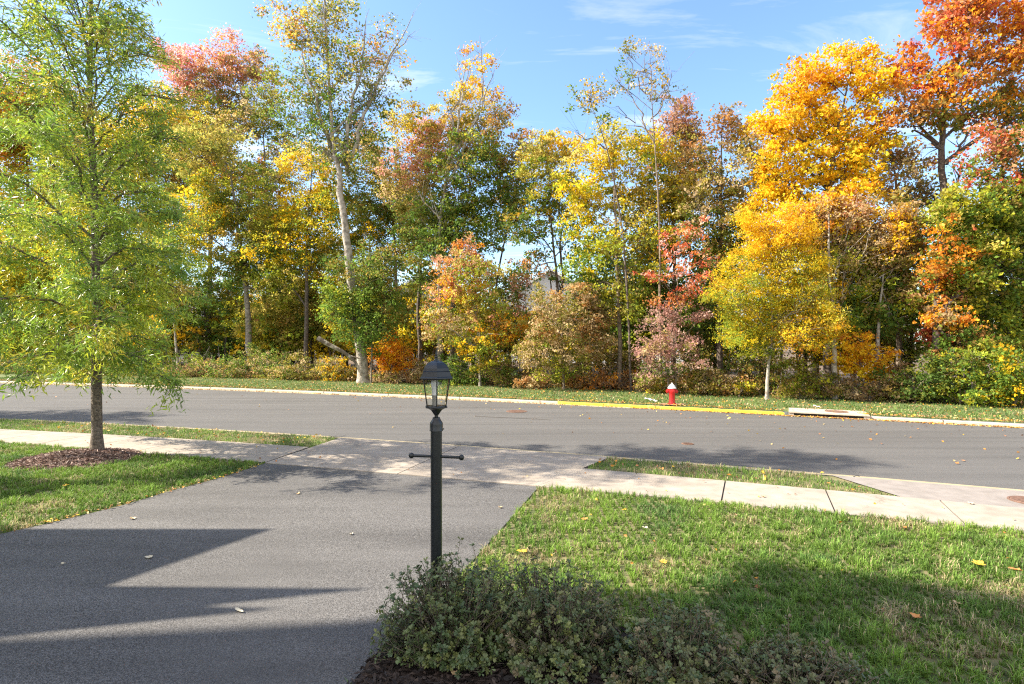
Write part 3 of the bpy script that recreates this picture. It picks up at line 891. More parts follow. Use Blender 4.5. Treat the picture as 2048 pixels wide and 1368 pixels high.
tree('forest_tree', 'straight grey trunk left of the leaning trunk under an olive green crown', 497, 8.5,
     [(499, 740), (494, 640), (486, 550), (479, 470), (470, 380), (455, 260)], 0.27, 0.06, 'grey',
     [(480, 410, 85, 60, 'olive/ygreen/green'), (420, 470, 75, 60, 'olive/yellow/green'), (535, 480, 60, 60, 'olive/ygreen'), (440, 310, 70, 60, 'olive/sand'), (500, 530, 60, 30, 'green/olive'), (400, 400, 60, 60, 'ygreen/yellow'), (520, 560, 55, 40, 'green/olive')], dens=1.05, group=W_G, zmin=5.5)
tree('maple_tree', 'tall maple with bright red and orange top left of the leaning trunk', 425, 14.0,
     [(415, 740), (420, 500), (430, 300), (442, 180)], 0.22, 0.04, 'grey',
     [(372, 140, 44, 38, 'blush/pink/salmon'), (440, 112, 62, 36, 'salmon/blush/orange'), (505, 145, 44, 40, 'salmon/olive/tan'), (395, 200, 62, 36, 'salmon/olive/tan'), (480, 200, 60, 45, 'olive/tan'), (345, 120, 26, 28, 'blush/pink'), (420, 160, 60, 36, 'salmon/olive/tan'), (450, 260, 70, 40, 'olive/green')], leaf=0.2, clump=0.5, dens=1.0, group=W_G, zmin=8)
tree('forest_tree', 'gold and yellow tree glimpsed right of the street tree crown', 325, 12.0,
     [(322, 740), (325, 500), (330, 300)], 0.2, 0.05, 'brown',
     [(335, 250, 75, 52, 'sand/gold/yellow'), (268, 300, 75, 65, 'yellow/gold/ygreen'), (420, 275, 55, 45, 'sand/gold/olive'), (350, 340, 90, 60, 'olive/sand/ygreen'), (330, 430, 80, 60, 'olive/ygreen'), (410, 350, 50, 50, 'rust/olive')], leaf=0.19, group=W_G, zmin=5)
tree('forest_tree', 'orange and olive tree high behind the left side of the street tree', 60, 13.0,
     [(60, 745), (58, 500), (52, 260)], 0.25, 0.05, 'brown',
     [(50, 190, 100, 75, 'rust/olive/orange'), (-30, 260, 90, 80, 'orange/olive'), (40, 330, 105, 80, 'ygreen/yellow/rust'), (120, 250, 70, 70, 'olive/ygreen/gold'), (30, 450, 100, 80, 'yellow/ygreen')], leaf=0.22, clump=0.55, group=W_G, zmin=5)
tree('forest_tree', 'bright yellow tree low behind the left side of the street tree', -40, 8.0,
     [(-40, 745), (-40, 600), (-30, 480)], 0.2, 0.05, 'brown',
     [(-50, 520, 100, 80, 'yellow/ygreen'), (60, 560, 100, 80, 'ygreen/yellow/green'), (-20, 640, 100, 70, 'ygreen/green'), (110, 650, 80, 60, 'green/yellow')], leaf=0.2, clump=0.5, group=W_G, zmin=2)
tree('forest_tree', 'yellow green tree directly behind the street tree trunk', 215, 10.0,
     [(215, 745), (214, 560), (210, 400)], 0.2, 0.05, 'brown',
     [(200, 300, 85, 80, 'ygreen/olive/gold'), (225, 470, 95, 85, 'yellow/ygreen'), (230, 590, 95, 75, 'ygreen/green/yellow'), (150, 400, 70, 70, 'olive/ygreen'), (290, 560, 70, 70, 'olive/green/yellow'), (310, 640, 60, 50, 'green/olive')], leaf=0.2, clump=0.5, group=W_G, zmin=2.5)
tree('birch_tree', 'thin white trunk standing low between street tree and grey trunk', 355, 7.5,
     [(357, 745), (352, 690), (345, 600), (340, 500)], 0.10, 0.04, 'pale',
     [(345, 520, 70, 50, 'ygreen/green'), (370, 590, 60, 45, 'green/olive'), (320, 600, 45, 45, 'green/yellow')], group=W_G, zmin=3, dens=0.9)
tree('forest_tree', 'rust orange tree between the grey trunk and the leaning trunk', 560, 13.0,
     [(560, 740), (548, 560), (535, 400), (525, 240)], 0.2, 0.05, 'dark',
     [(515, 385, 55, 45, 'salmon/olive/orange'), (545, 320, 60, 50, 'olive/tan'), (540, 220, 45, 60, 'olive/green'), (500, 250, 40, 35, 'olive/tan'), (480, 350, 45, 35, 'orange/tan/olive'), (540, 440, 55, 40, 'sand/orange/olive')], leaf=0.19, dens=1.0, group=W_G, zmin=5, twig=0.6)
tree('forest_tree', 'bright yellow tree beside the leaning pale trunk on its left', 612, 8.5,
     [(612, 745), (612, 600), (615, 480), (622, 340)], 0.16, 0.04, 'dark',
     [(622, 325, 58, 46, 'yellow/sand/gold'), (590, 400, 66, 55, 'yellow/sand/ygreen'), (650, 430, 58, 70, 'yellow/ygreen/green'), (575, 485, 62, 50, 'ygreen/yellow/gold'), (630, 510, 60, 45, 'olive/yellow/green'), (560, 560, 50, 40, 'ygreen/sand')], dens=1.05, group=W_G, zmin=4)
tree('forest_tree', 'low gold brown understorey tree left of the leaning trunk foot', 590, 11.0,
     [(591, 745), (590, 660), (588, 590)], 0.12, 0.03, 'dark',
     [(590, 600, 62, 42, 'olive/sand'), (545, 650, 58, 40, 'sand/olive/sand'), (640, 640, 50, 42, 'olive/sand/green'), (595, 670, 62, 36, 'olive/sand'), (640, 570, 38, 40, 'ygreen/gold')], group=W_G, zmin=2)
tree('forest_tree', 'olive and rust tree just right of the leaning pale trunk', 790, 11.0,
     [(790, 745), (792, 600), (785, 450), (770, 330)], 0.17, 0.04, 'brown',
     [(750, 320, 52, 55, 'olive/tan/ygreen'), (745, 410, 58, 60, 'olive/green'), (800, 400, 45, 55, 'olive/tan/green'), (760, 480, 52, 50, 'green/olive/gold'), (800, 470, 45, 50, 'green/olive'), (735, 270, 30, 30, 'rust/olive')], dens=0.95, group=W_G, zmin=4)
tree('maple_tree', 'maple with yellow and pink red patches behind the bare branched tree', 850, 8.8,
     [(842, 745), (838, 600), (848, 420), (868, 280)], 0.20, 0.04, 'dark',
     [(815, 250, 46, 52, 'sand/yellow/olive'), (850, 265, 34, 42, 'blush/pink/salmon'), (848, 325, 50, 42, 'blush/salmon/orange'), (905, 245, 42, 48, 'sand/gold/salmon'), (935, 205, 34, 40, 'sand/gold'), (800, 320, 40, 36, 'olive/blush/tan'), (900, 330, 55, 50, 'salmon/olive/sand'), (960, 275, 42, 48, 'olive/gold'), (805, 375, 52, 48, 'tan/olive/sand'), (870, 390, 60, 45, 'olive/sand/salmon')], leaf=0.16, clump=0.38, dens=0.95, group=W_G, zmin=6)
tree('bare_branched_tree', 'pale trunked tree whose nearly leafless twigs rise above the colourful maple', 879, 6.6,
     [(880, 752), (879, 600), (878, 520), (881, 440), (893, 360), (912, 290), (922, 200), (945, 120)], 0.16, 0.025, 'pale',
     [(955, 118, 26, 26, 'gold/rust', .35), (940, 150, 22, 20, 'gold', .4), (1002, 210, 22, 34, 'rust/gold', .5), (985, 260, 34, 34, 'olive/rust', .8), (905, 420, 50, 50, 'green/olive'), (860, 480, 40, 50, 'green/olive')], dens=0.7, twig=0.9, leaf=0.15, group=W_G, zmin=6,
     extra=[([(893, 360), (905, 240), (920, 170), (912, 110)], 0.07), ([(905, 310), (950, 240), (965, 150), (962, 75)], 0.07), ([(900, 340), (940, 270), (975, 180), (990, 120)], 0.06), ([(912, 290), (925, 180), (935, 100)], 0.05), ([(890, 370), (950, 300), (1000, 250), (1020, 210)], 0.06), ([(880, 440), (845, 400), (830, 395)], 0.05)])
tree('forest_tree', 'full green tree in the middle behind the salmon leaved sapling', 905, 7.6,
     [(905, 745), (905, 600), (930, 440), (945, 340)], 0.17, 0.04, 'brown',
     [(940, 350, 72, 48, 'green/olive/ygreen'), (1005, 330, 42, 46, 'olive/rust/green'), (872, 440, 62, 58, 'olive/green/ygreen'), (960, 430, 68, 56, 'green/ygreen/olive'), (825, 470, 50, 58, 'olive/green'), (915, 500, 60, 45, 'green/olive'), (1020, 395, 40, 45, 'green/olive'), (850, 560, 45, 35, 'green/olive')], group=W_G, zmin=5, dens=1.1)
tree('young_tree', 'young tree with salmon top and yellow green base behind the lamp', 960, 5.4,
     [(960, 768), (958, 700), (950, 620), (932, 540), (920, 490)], 0.06, 0.02, 'pale',
     [(915, 530, 46, 44, 'salmon/tan/orange'), (905, 580, 44, 36, 'salmon/gold'), (950, 600, 52, 40, 'ygreen/sand/salmon'), (985, 645, 46, 38, 'sand/ygreen/orange'), (905, 665, 52, 42, 'tan/ygreen/olive'), (960, 690, 55, 40, 'ygreen/gold/olive'), (935, 500, 24, 24, 'salmon/orange'), (960, 545, 45, 35, 'ygreen/sand/salmon'), (880, 640, 32, 36, 'tan/rust/ygreen'), (1020, 665, 32, 30, 'orange/gold/olive')], leaf=0.15, clump=0.34, dens=0.85, group=W_G, zmin=1.6)
tree('maple_tree', 'golden topped tree on two dark thin stems at the centre', 1108, 8.0,
     [(1122, 745), (1118, 630), (1112, 540), (1102, 440), (1098, 340)], 0.15, 0.03, 'dark',
     [(1105, 300, 40, 34, 'sand/gold'), (1075, 300, 30, 34, 'sand/olive'), (1135, 295, 36, 34, 'sand/gold'), (1095, 350, 52, 40, 'sand/ygreen'), (1090, 410, 50, 40, 'green/olive/gold'), (1062, 460, 34, 40, 'green/olive'), (1140, 390, 36, 45, 'olive/sand'), (1140, 470, 34, 40, 'green/olive', .7), (1060, 540, 40, 30, 'rust/green', .6)], leaf=0.16, clump=0.36, dens=1.0, group=W_G, zmin=6, extra=[([(1116, 640), (1124, 560), (1122, 470), (1118, 390)], 0.11), ([(1117, 630), (1100, 540), (1075, 470)], 0.05)])
tree('forest_tree', 'slanting dark stemmed green tree between the salmon sapling and golden tree', 1000, 11.0,
     [(985, 745), (990, 600), (1005, 500), (1030, 400), (1040, 330)], 0.11, 0.03, 'dark',
     [(1040, 320, 38, 45, 'rust/olive'), (1035, 400, 38, 45, 'green/olive'), (1000, 440, 40, 40, 'green/olive', .8), (1045, 590, 30, 30, 'salmon/green', .5), (1000, 590, 45, 25, 'green/olive', .6)], group=W_G, zmin=5, dens=0.9)
tree('forest_tree', 'broad yellow tree right of the golden topped tree', 1238, 6.6,
     [(1240, 760), (1238, 640), (1232, 520), (1228, 420), (1226, 300)], 0.15, 0.035, 'brown',
     [(1185, 320, 42, 40, 'yellow/sand'), (1225, 285, 50, 34, 'sand/yellow'), (1285, 320, 52, 46, 'yellow/ygreen'), (1175, 390, 50, 48, 'yellow/ygreen'), (1240, 400, 62, 56, 'sand/yellow/olive'), (1310, 400, 55, 56, 'olive/yellow/green'), (1350, 385, 44, 46, 'sand/yellow/olive'), (1195, 480, 58, 52, 'ygreen/yellow'), (1275, 490, 66, 56, 'olive/ygreen/yellow'), (1165, 550, 46, 46, 'green/ygreen'), (1240, 580, 60, 48, 'olive/ygreen'), (1330, 470, 45, 50, 'olive/yellow')], group=W_G, zmin=4.5, dens=1.0)
tree('sparse_tree', 'slender nearly bare tree reaching above the yellow tree into the sky', 1318, 5.6,
     [(1322, 770), (1320, 620), (1318, 470), (1312, 340), (1304, 230), (1300, 150), (1297, 85)], 0.07, 0.012, 'brown',
     [(1295, 135, 55, 45, 'olive/tan', .22), (1245, 170, 26, 26, 'green/olive', .45), (1335, 170, 32, 40, 'olive/gold', .35), (1300, 90, 26, 18, 'tan', .3), (1255, 115, 26, 16, 'olive', .3)], dens=0.5, twig=0.9, leaf=0.13, per=10, clump=0.3, group=W_G, zmin=8,
     extra=[([(1308, 300), (1270, 215), (1240, 165)], 0.035), ([(1304, 240), (1330, 190), (1345, 140)], 0.03), ([(1310, 270), (1265, 235), (1225, 225)], 0.03), ([(1302, 200), (1275, 150), (1255, 105)], 0.03)])
tree('sparse_tree', 'bent thin stem with few leaves leaning over the yellow tree', 1262, 5.9,
     [(1262, 765), (1255, 640), (1246, 480), (1232, 380), (1214, 300), (1196, 245), (1178, 195)], 0.07, 0.012, 'dark',
     [(1180, 192, 30, 20, 'gold/olive', .6), (1162, 205, 22, 20, 'green/olive', .4), (1212, 245, 20, 18, 'green', .5), (1205, 185, 26, 14, 'tan/olive', .4)], dens=0.6, twig=0.9, leaf=0.14, per=10, clump=0.3, group=W_G, zmin=8, extra=[([(1216, 300), (1180, 275), (1150, 262)], 0.035)])
tree('forest_tree', 'russet tree with mauve tip behind the slender bare tree', 1345, 9.5,
     [(1345, 755), (1348, 560), (1345, 380), (1345, 240)], 0.17, 0.04, 'brown',
     [(1345, 240, 34, 44, 'mauve/rust'), (1325, 300, 44, 46, 'tan/olive/salmon'), (1375, 325, 46, 48, 'olive/tan/sand'), (1365, 400, 56, 46, 'olive/sand/tan'), (1385, 270, 26, 34, 'rust/mauve'), (1340, 480, 50, 45, 'olive/green'), (1300, 560, 45, 45, 'green/olive'), (1330, 600, 45, 40, 'green/olive')], leaf=0.16, clump=0.36, group=W_G, zmin=6)
tree('oak_tree', 'brown and olive oak left of the big orange maple', 1440, 7.8,
     [(1442, 760), (1440, 600), (1442, 430), (1442, 270)], 0.2, 0.04, 'dark',
     [(1445, 255, 42, 36, 'rust/tan'), (1415, 310, 50, 46, 'rust/olive/tan'), (1482, 320, 44, 46, 'tan/olive/sand'), (1440, 380, 66, 52, 'olive/tan/sand'), (1490, 415, 44, 56, 'tan/olive/sand'), (1395, 430, 50, 52, 'olive/tan/green'), (1450, 470, 60, 45, 'olive/green'), (1420, 540, 50, 40, 'green/olive', .7), (1400, 610, 50, 40, 'green/olive')], leaf=0.16, clump=0.36, dens=1.05, group=W_G, zmin=5)
tree('dogwood_tree', 'red leaved dogwood with layered sprays above the hydrant', 1352, 4.9,
     [(1352, 772), (1352, 680), (1354, 600), (1362, 500)], 0.05, 0.015, 'brown',
     [(1385, 468, 40, 20, 'red/blush'), (1352, 500, 40, 17, 'red/blush'), (1405, 520, 36, 16, 'red/salmon/olive'), (1345, 548, 42, 13, 'red/blush'), (1412, 560, 34, 14, 'red/salmon/olive'), (1378, 588, 38, 14, 'red/salmon/mauve'), (1318, 556, 20, 9, 'red'), (1325, 600, 28, 12, 'rust/red')], leaf=0.13, clump=0.26, per=16, dens=0.55, group=W_G, zmin=2.5, fat=1.6)
tree('young_tree', 'dusty mauve leaved small tree right above the hydrant', 1335, 4.6,
     [(1338, 782), (1338, 720), (1345, 650)], 0.045, 0.015, 'brown',
     [(1352, 635, 52, 30, 'mauve'), (1312, 680, 42, 30, 'mauve/tan'), (1372, 690, 44, 30, 'mauve/tan'), (1340, 705, 52, 28, 'mauve/olive'), (1290, 700, 26, 22, 'mauve/tan'), (1400, 640, 20, 18, 'mauve/red'), (1345, 740, 40, 20, 'green/mauve'), (1310, 745, 32, 18, 'olive/mauve')], leaf=0.12, clump=0.28, dens=0.68, group=W_G, zmin=1.2)
tree('vine_covered_tree', 'tan and olive vine draped small tree right of the salmon sapling', 1125, 5.2,
     [(1128, 772), (1126, 700), (1122, 620)], 0.06, 0.02, 'brown',
     [(1100, 640, 42, 44, 'tan/olive/rust'), (1152, 630, 48, 42, 'tan/olive'), (1118, 705, 58, 40, 'tan/olive/ygreen'), (1182, 680, 42, 42, 'tan/rust/olive'), (1075, 700, 32, 44, 'olive/tan'), (1140, 745, 42, 26, 'ygreen/olive'), (1160, 590, 36, 25, 'tan/rust'), (1200, 640, 30, 34, 'brown/tan')], leaf=0.13, clump=0.32, dens=1.05, group=W_G, zmin=1.0)
tree('maple_tree', 'big bright orange and gold maple standing highest right of centre', 1655, 8.0,
     [(1656, 775), (1656, 600), (1660, 430), (1672, 280), (1690, 180)], 0.22, 0.05, 'dark',
     [(1600, 170, 50, 44, 'gold/yellow/orange'), (1645, 150, 34, 30, 'gold/yellow/orange'), (1702, 130, 46, 40, 'gold/yellow/orange'), (1742, 190, 44, 48, 'gold/yellow/orange'), (1640, 225, 58, 48, 'gold/yellow'), (1568, 250, 46, 52, 'gold/yellow'), (1700, 260, 58, 50, 'gold/yellow/orange'), (1615, 325, 76, 46, 'yellow/gold'), (1545, 340, 34, 40, 'gold/yellow'), (1700, 340, 58, 44, 'yellow/gold'), (1600, 395, 68, 38, 'yellow/gold'), (1758, 290, 36, 44, 'gold/yellow/orange'), (1685, 410, 56, 40, 'gold/yellow/orange'), (1545, 270, 22, 40, 'gold'), (1580, 440, 50, 34, 'yellow/gold'), (1640, 450, 60, 40, 'gold/yellow'), (1520, 420, 34, 36, 'yellow/gold')], leaf=0.17, clump=0.40, dens=1.5, group=W_G, zmin=4)
tree('young_tree', 'slim pale trunked yellow tree on the grass right of hydrant', 1533, 4.0,
     [(1533, 803), (1536, 740), (1540, 680), (1543, 600), (1545, 480)], 0.075, 0.015, 'pale',
     [(1535, 465, 44, 46, 'gold/yellow'), (1590, 470, 44, 40, 'gold/yellow'), (1498, 545, 48, 44, 'yellow/ygreen/gold'), (1570, 535, 54, 52, 'yellow/ygreen'), (1472, 605, 44, 42, 'ygreen/yellow/olive'), (1540, 610, 64, 50, 'yellow/ygreen'), (1612, 590, 52, 56, 'yellow/sand/ygreen'), (1492, 665, 58, 32, 'ygreen/yellow'), (1580, 675, 58, 34, 'yellow/olive/orange'), (1635, 650, 36, 40, 'gold/ygreen'), (1520, 700, 34, 16, 'ygreen')], leaf=0.11, clump=0.30, dens=1.2, aspect=0.45, group=W_G, zmin=1.7, twig=0.6)
tree('mottled_tree', 'tan leaved tree on mottled pale trunk just right of slim yellow tree', 1668, 5.6,
     [(1668, 797), (1666, 740), (1664, 690), (1667, 640), (1661, 560), (1656, 480), (1655, 430)], 0.12, 0.04, 'mottled',
     [(1645, 435, 48, 36, 'tan/gold/orange'), (1725, 430, 54, 44, 'tan/salmon'), (1700, 495, 52, 44, 'tan/ygreen'), (1778, 470, 50, 44, 'tan/gold/rust'), (1760, 540, 54, 44, 'ygreen/tan/sand'), (1705, 575, 46, 44, 'ygreen/gold/tan'), (1622, 470, 40, 34, 'gold/tan'), (1735, 615, 52, 34, 'green/ygreen'), (1690, 645, 40, 24, 'green/ygreen'), (1815, 500, 50, 46, 'tan/ygreen/salmon'), (1800, 570, 46, 40, 'ygreen/tan/sand'), (1690, 440, 50, 40, 'tan/gold'), (1740, 500, 56, 44, 'tan/sand/ygreen')], leaf=0.13, clump=0.32, dens=2.3, group=W_G, zmin=3.0, back=0.7, limbs=False, extra=[([(1660, 560), (1690, 500), (1705, 420)], 0.025), ([(1664, 640), (1680, 580), (1690, 540)], 0.02)])
tree('young_tree', 'small glowing orange sapling low between the pale trunks at right', 1712, 6.0,
     [(1708, 795), (1710, 750), (1714, 700)], 0.075, 0.02, 'pale',
     [(1722, 695, 48, 26, 'gold/orange'), (1690, 720, 34, 24, 'gold/yellow'), (1752, 722, 40, 24, 'gold/orange'), (1722, 735, 46, 20, 'gold/yellow'), (1768, 742, 22, 14, 'yellow/gold')], leaf=0.13, clump=0.28, dens=0.95, group=W_G, zmin=1.0)
tree('forest_tree', 'grey trunk right of the small orange sapling under mixed green leaves', 1757, 6.8,
     [(1757, 792), (1758, 700), (1760, 630), (1770, 500)], 0.11, 0.04, 'pale',
     [(1800, 580, 48, 44, 'green/tan/ygreen'), (1825, 510, 50, 48, 'olive/tan'), (1815, 440, 46, 46, 'tan/olive/rust'), (1790, 640, 46, 30, 'green/olive')], group=W_G, zmin=4, dens=1.1)
tree('oak_tree', 'right hand tree with bright green leaves and a few orange sprays', 1866, 6.6,
     [(1864, 790), (1866, 700), (1872, 620), (1885, 500), (1900, 420)], 0.19, 0.05, 'dark',
     [(1900, 425, 52, 44, 'ygreen/sand/green'), (1965, 415, 58, 48, 'ygreen/olive/green'), (2030, 440, 54, 52, 'ygreen/olive/green'), (1880, 510, 52, 44, 'orange/olive/green'), (1950, 505, 62, 50, 'ygreen/sand/green'), (2030, 530, 56, 52, 'ygreen/olive/green'), (1920, 600, 62, 48, 'ygreen/olive/salmon'), (2000, 615, 62, 50, 'ygreen/olive/green'), (1882, 555, 28, 18, 'orange/red'), (1905, 685, 56, 34, 'green/rust'), (1985, 690, 62, 44, 'ygreen/olive/green'), (2070, 620, 50, 60, 'ygreen/olive/green'), (1870, 630, 36, 24, 'orange/tan/olive'), (2090, 480, 50, 70, 'green'), (1895, 670, 40, 14, 'red/rust')], leaf=0.16, clump=0.36, group=W_G, zmin=3.0, dens=1.75)
tree('oak_tree', 'huge red and orange oak filling the top right corner', 1888, 9.5,
     [(1888, 770), (1888, 600), (1886, 420), (1885, 300), (1892, 200), (1925, 80), (1940, 0)], 0.24, 0.06, 'dark',
     [(1830, 125, 44, 36, 'orange/red/rust'), (1895, 55, 54, 44, 'orange/red/salmon'), (1965, 30, 56, 44, 'orange/red/rust'), (2030, 60, 46, 54, 'orange/rust/red'), (1865, 180, 58, 36, 'orange/red/olive'), (1955, 130, 66, 46, 'orange/rust/red'), (2035, 160, 40, 46, 'orange/olive'), (1815, 225, 42, 34, 'rust/orange/tan'), (1880, 232, 46, 28, 'olive/orange'), (1955, 215, 46, 36, 'olive/rust/red'), (2025, 245, 46, 44, 'olive/orange'), (1905, -20, 50, 40, 'red/rust'), (1990, -30, 60, 40, 'orange/red/rust'), (2090, 60, 60, 80, 'orange/rust/red'), (2095, 210, 60, 60, 'olive/rust')], leaf=0.19, clump=0.44, dens=1.25, group=W_G, zmin=9.0,
     extra=[([(1903, 480), (1905, 400), (1902, 330)], 0.16), ([(1888, 300), (1840, 260), (1800, 215)], 0.06), ([(1890, 330), (1930, 270), (1960, 200)], 0.07), ([(1888, 392), (1860, 388), (1830, 372)], 0.05), ([(1888, 392), (1930, 385), (1962, 400)], 0.05)])
tree('forest_tree', 'red and green tree at the far right below the big red oak', 2015, 8.6,
     [(2008, 775), (2006, 600), (2000, 420), (1998, 280)], 0.18, 0.05, 'dark',
     [(1985, 300, 44, 36, 'salmon/red/olive'), (2040, 320, 42, 44, 'green/salmon'), (1965, 350, 44, 34, 'olive/red/green'), (2030, 380, 48, 40, 'green/red'), (2100, 380, 60, 70, 'green'), (2110, 560, 60, 90, 'green/olive')], group=W_G, zmin=5)
tree('forest_tree', 'tan and rust tree right behind the orange maple and left of the dark trunk', 1800, 10.0,
     [(1798, 770), (1800, 560), (1795, 400), (1785, 300)], 0.17, 0.04, 'brown',
     [(1785, 320, 50, 46, 'tan/rust/olive'), (1828, 385, 44, 42, 'tan/olive/brown'), (1775, 395, 44, 36, 'rust/tan'), (1840, 300, 30, 30, 'orange/tan', .6), (1845, 460, 45, 40, 'olive/tan')], leaf=0.16, group=W_G, zmin=5, dens=0.9, extra=[([(1860, 395), (1830, 360), (1800, 320)], 0.07)])

# deeper, darker row seen between the trunks
DR = 'trees deep inside the wood'
deep = [(150, 17, 'olive/ygreen/gold', 'far olive tree at left behind the street tree foot', [(150, 620, 80, 60), (80, 560, 70, 70), (150, 520, 90, 70)]),
        (450, 18, 'olive/gold/green', 'far gold green tree seen past the grey trunk', [(430, 640, 70, 42), (450, 590, 60, 30), (540, 690, 50, 30)]),
        (690, 18, 'olive/gold/green', 'far dark tree seen low behind the leaning trunk', [(690, 660, 50, 40), (700, 580, 50, 40), (660, 500, 40, 40)]),
        (600, 15, 'olive/ygreen/sand', 'far olive yellow tree behind the bright yellow one left of the leaning trunk', [(580, 560, 60, 50), (540, 480, 60, 50), (660, 600, 40, 40)]),
        (740, 16, 'olive/green/tan', 'far olive tree behind the sapling at the leaning trunk', [(760, 560, 46, 50), (720, 440, 50, 60), (790, 620, 40, 30)]),
        (840, 15, 'olive/ygreen/green', 'dark slim tree deep behind the lantern', [(825, 590, 24, 16), (850, 480, 40, 40)]),
        (1080, 16, 'rust/olive/green', 'far rust and olive tree between vine tree and sapling', [(1060, 650, 40, 34), (1030, 560, 30, 24)]),
        (1200, 13, 'green/ygreen/olive', 'far green tree below the broad yellow tree', [(1200, 590, 55, 45), (1190, 650, 55, 35), (1260, 660, 55, 36)]),
        (1300, 12, 'green/olive/ygreen', 'far dark green tree left of the mauve tree', [(1290, 640, 50, 42), (1260, 560, 50, 50), (1250, 700, 50, 30)]),
        (1430, 12, 'olive/green/ygreen', 'far dark tree between mauve tree and slim yellow tree', [(1430, 560, 56, 60), (1430, 650, 58, 52), (1410, 715, 50, 30)]),
        (1610, 13, 'olive/gold/green', 'far shaded tree behind the slim yellow tree', [(1600, 560, 70, 60), (1620, 660, 70, 50), (1530, 500, 60, 60)]),
        (1820, 13, 'olive/green/tan', 'far shaded tree behind the right hand trunks', [(1830, 600, 60, 60), (1800, 690, 70, 40), (1880, 600, 50, 60), (1740, 640, 60, 44)]),
        (1960, 12, 'green/olive', 'far green tree behind the right hand oak', [(1960, 620, 70, 70), (2010, 480, 70, 80), (1950, 520, 60, 70)])]
for bp, off, pal, lab, lbs in deep:
    tree('forest_tree', lab, bp, off, [(bp, 740), (bp + 3, 640), (bp - 2, min(l[1] for l in lbs) + 20)], 0.14, 0.04, 'dark', [(*l, pal) for l in lbs], leaf=0.20, clump=0.5, per=22, dens=1.25, group=DR, zmin=1.0, twig=0.3)

# ------------------------------------------------------------------ understorey shrubs along the edge of the wood
SH = 'shrubs along the edge of the wood'
shr = [(470, 6.2, 'green/olive/tan', 'grey green bramble mound under the grey trunk', [(500, 728, 42, 30), (450, 745, 48, 24), (545, 735, 36, 28)]),
       (600, 5.9, 'olive/tan/green', 'olive bramble mound left of the leaning trunk foot', [(600, 742, 46, 24), (560, 752, 30, 18)]),
       (665, 5.7, 'olive/gold/tan', 'olive shrub with yellow patches touching the leaning trunk', [(660, 740, 40, 26), (690, 752, 26, 16)]),
       (780, 6.3, 'orange/gold', 'vivid orange bush right of the leaning trunk foot', [(770, 700, 32, 32), (805, 710, 30, 30), (785, 730, 40, 24)]),
       (800, 5.6, 'brown/tan/olive', 'brown dry bush in front of the orange bush', [(800, 758, 44, 14), (845, 750, 26, 20)]),
       (395, 5.9, 'brown/dgreen/olive', 'dark brown bramble at left beside the street tree leaves', [(395, 742, 34, 24), (350, 750, 40, 20)]),
       (250, 6.0, 'green/olive', 'green shrub low behind the street tree trunk', [(250, 742, 60, 24), (170, 742, 50, 24)]),
       (60, 6.0, 'dgreen/olive/green', 'green shrub at the far left behind the road', [(60, 735, 70, 26), (-40, 735, 70, 26)]),
       (905, 5.8, 'green/dgreen/ygreen', 'green shrub seen right of the lantern', [(925, 735, 40, 26), (890, 755, 30, 18), (935, 765, 40, 14)]),
       (1010, 5.8, 'olive/brown/green', 'olive brown shrub left of the vine draped tree', [(1010, 735, 42, 30), (1040, 765, 40, 14)]),
       (1075, 5.3, 'rust/tan/brown', 'rusty shrub at the foot of the vine draped tree', [(1070, 765, 36, 16)]),
       (1190, 5.7, 'rust/brown/orange', 'rust brown bramble patch left of the hydrant', [(1170, 765, 40, 20), (1230, 765, 44, 22), (1270, 768, 26, 18)]),
       (1225, 7.0, 'olive/tan/brown', 'tangled olive shrub behind the rust brown bramble', [(1225, 715, 44, 28), (1265, 725, 30, 22)]),
       (1310, 4.9, 'olive/tan/gold', 'olive and gold weeds right behind the hydrant', [(1310, 778, 34, 22), (1360, 780, 34, 22)]),
       (1430, 5.2, 'olive/tan/rust', 'olive tan bramble mound right of the hydrant', [(1420, 765, 40, 28), (1465, 775, 40, 22), (1400, 745, 34, 24)]),
       (1478, 4.7, 'yellow/ygreen', 'small yellow leaved weed left of the slim yellow tree', [(1488, 774, 16, 11)]),
       (1600, 5.0, 'olive/ygreen/brown', 'olive bramble between slim yellow tree and mottled trunk', [(1580, 775, 34, 24), (1625, 765, 36, 30), (1600, 735, 36, 26)]),
       (1500, 6.4, 'olive/dgreen/brown', 'dim shrub behind the slim pale trunk', [(1490, 735, 40, 26), (1550, 735, 36, 24)]),
       (1740, 5.2, 'brown/olive/tan', 'brown twiggy bramble right of the mottled trunk', [(1720, 785, 40, 20), (1770, 785, 40, 24), (1800, 765, 34, 30)]),
       (1830, 5.2, 'dgreen/olive/green', 'dark green bush left of the corner bush', [(1830, 775, 40, 34), (1860, 745, 36, 34)]),
       (1920, 5.2, 'green/ygreen/olive', 'big bright green bush below the right hand oak', [(1900, 760, 44, 40), (1955, 765, 46, 42), (1930, 725, 46, 34)]),
       (2030, 5.0, 'green/gold/ygreen', 'green bush with gold leaves at the right edge', [(2010, 775, 44, 40), (2060, 775, 46, 46), (2030, 735, 40, 36)])]
for bp, off, pal, lab, lbs in shr:
    top = min(l[1] for l in lbs)
    tree('shrub', lab, bp, off, [(bp, 784 if bp > 1100 else 765), (bp + 2, top + 10)], 0.03, 0.012, 'brown', [(*l, pal) for l in lbs], leaf=0.12, clump=0.26, per=22, dens=1.15, group=SH, cat='shrub', zmin=0.15, twig=0.5)

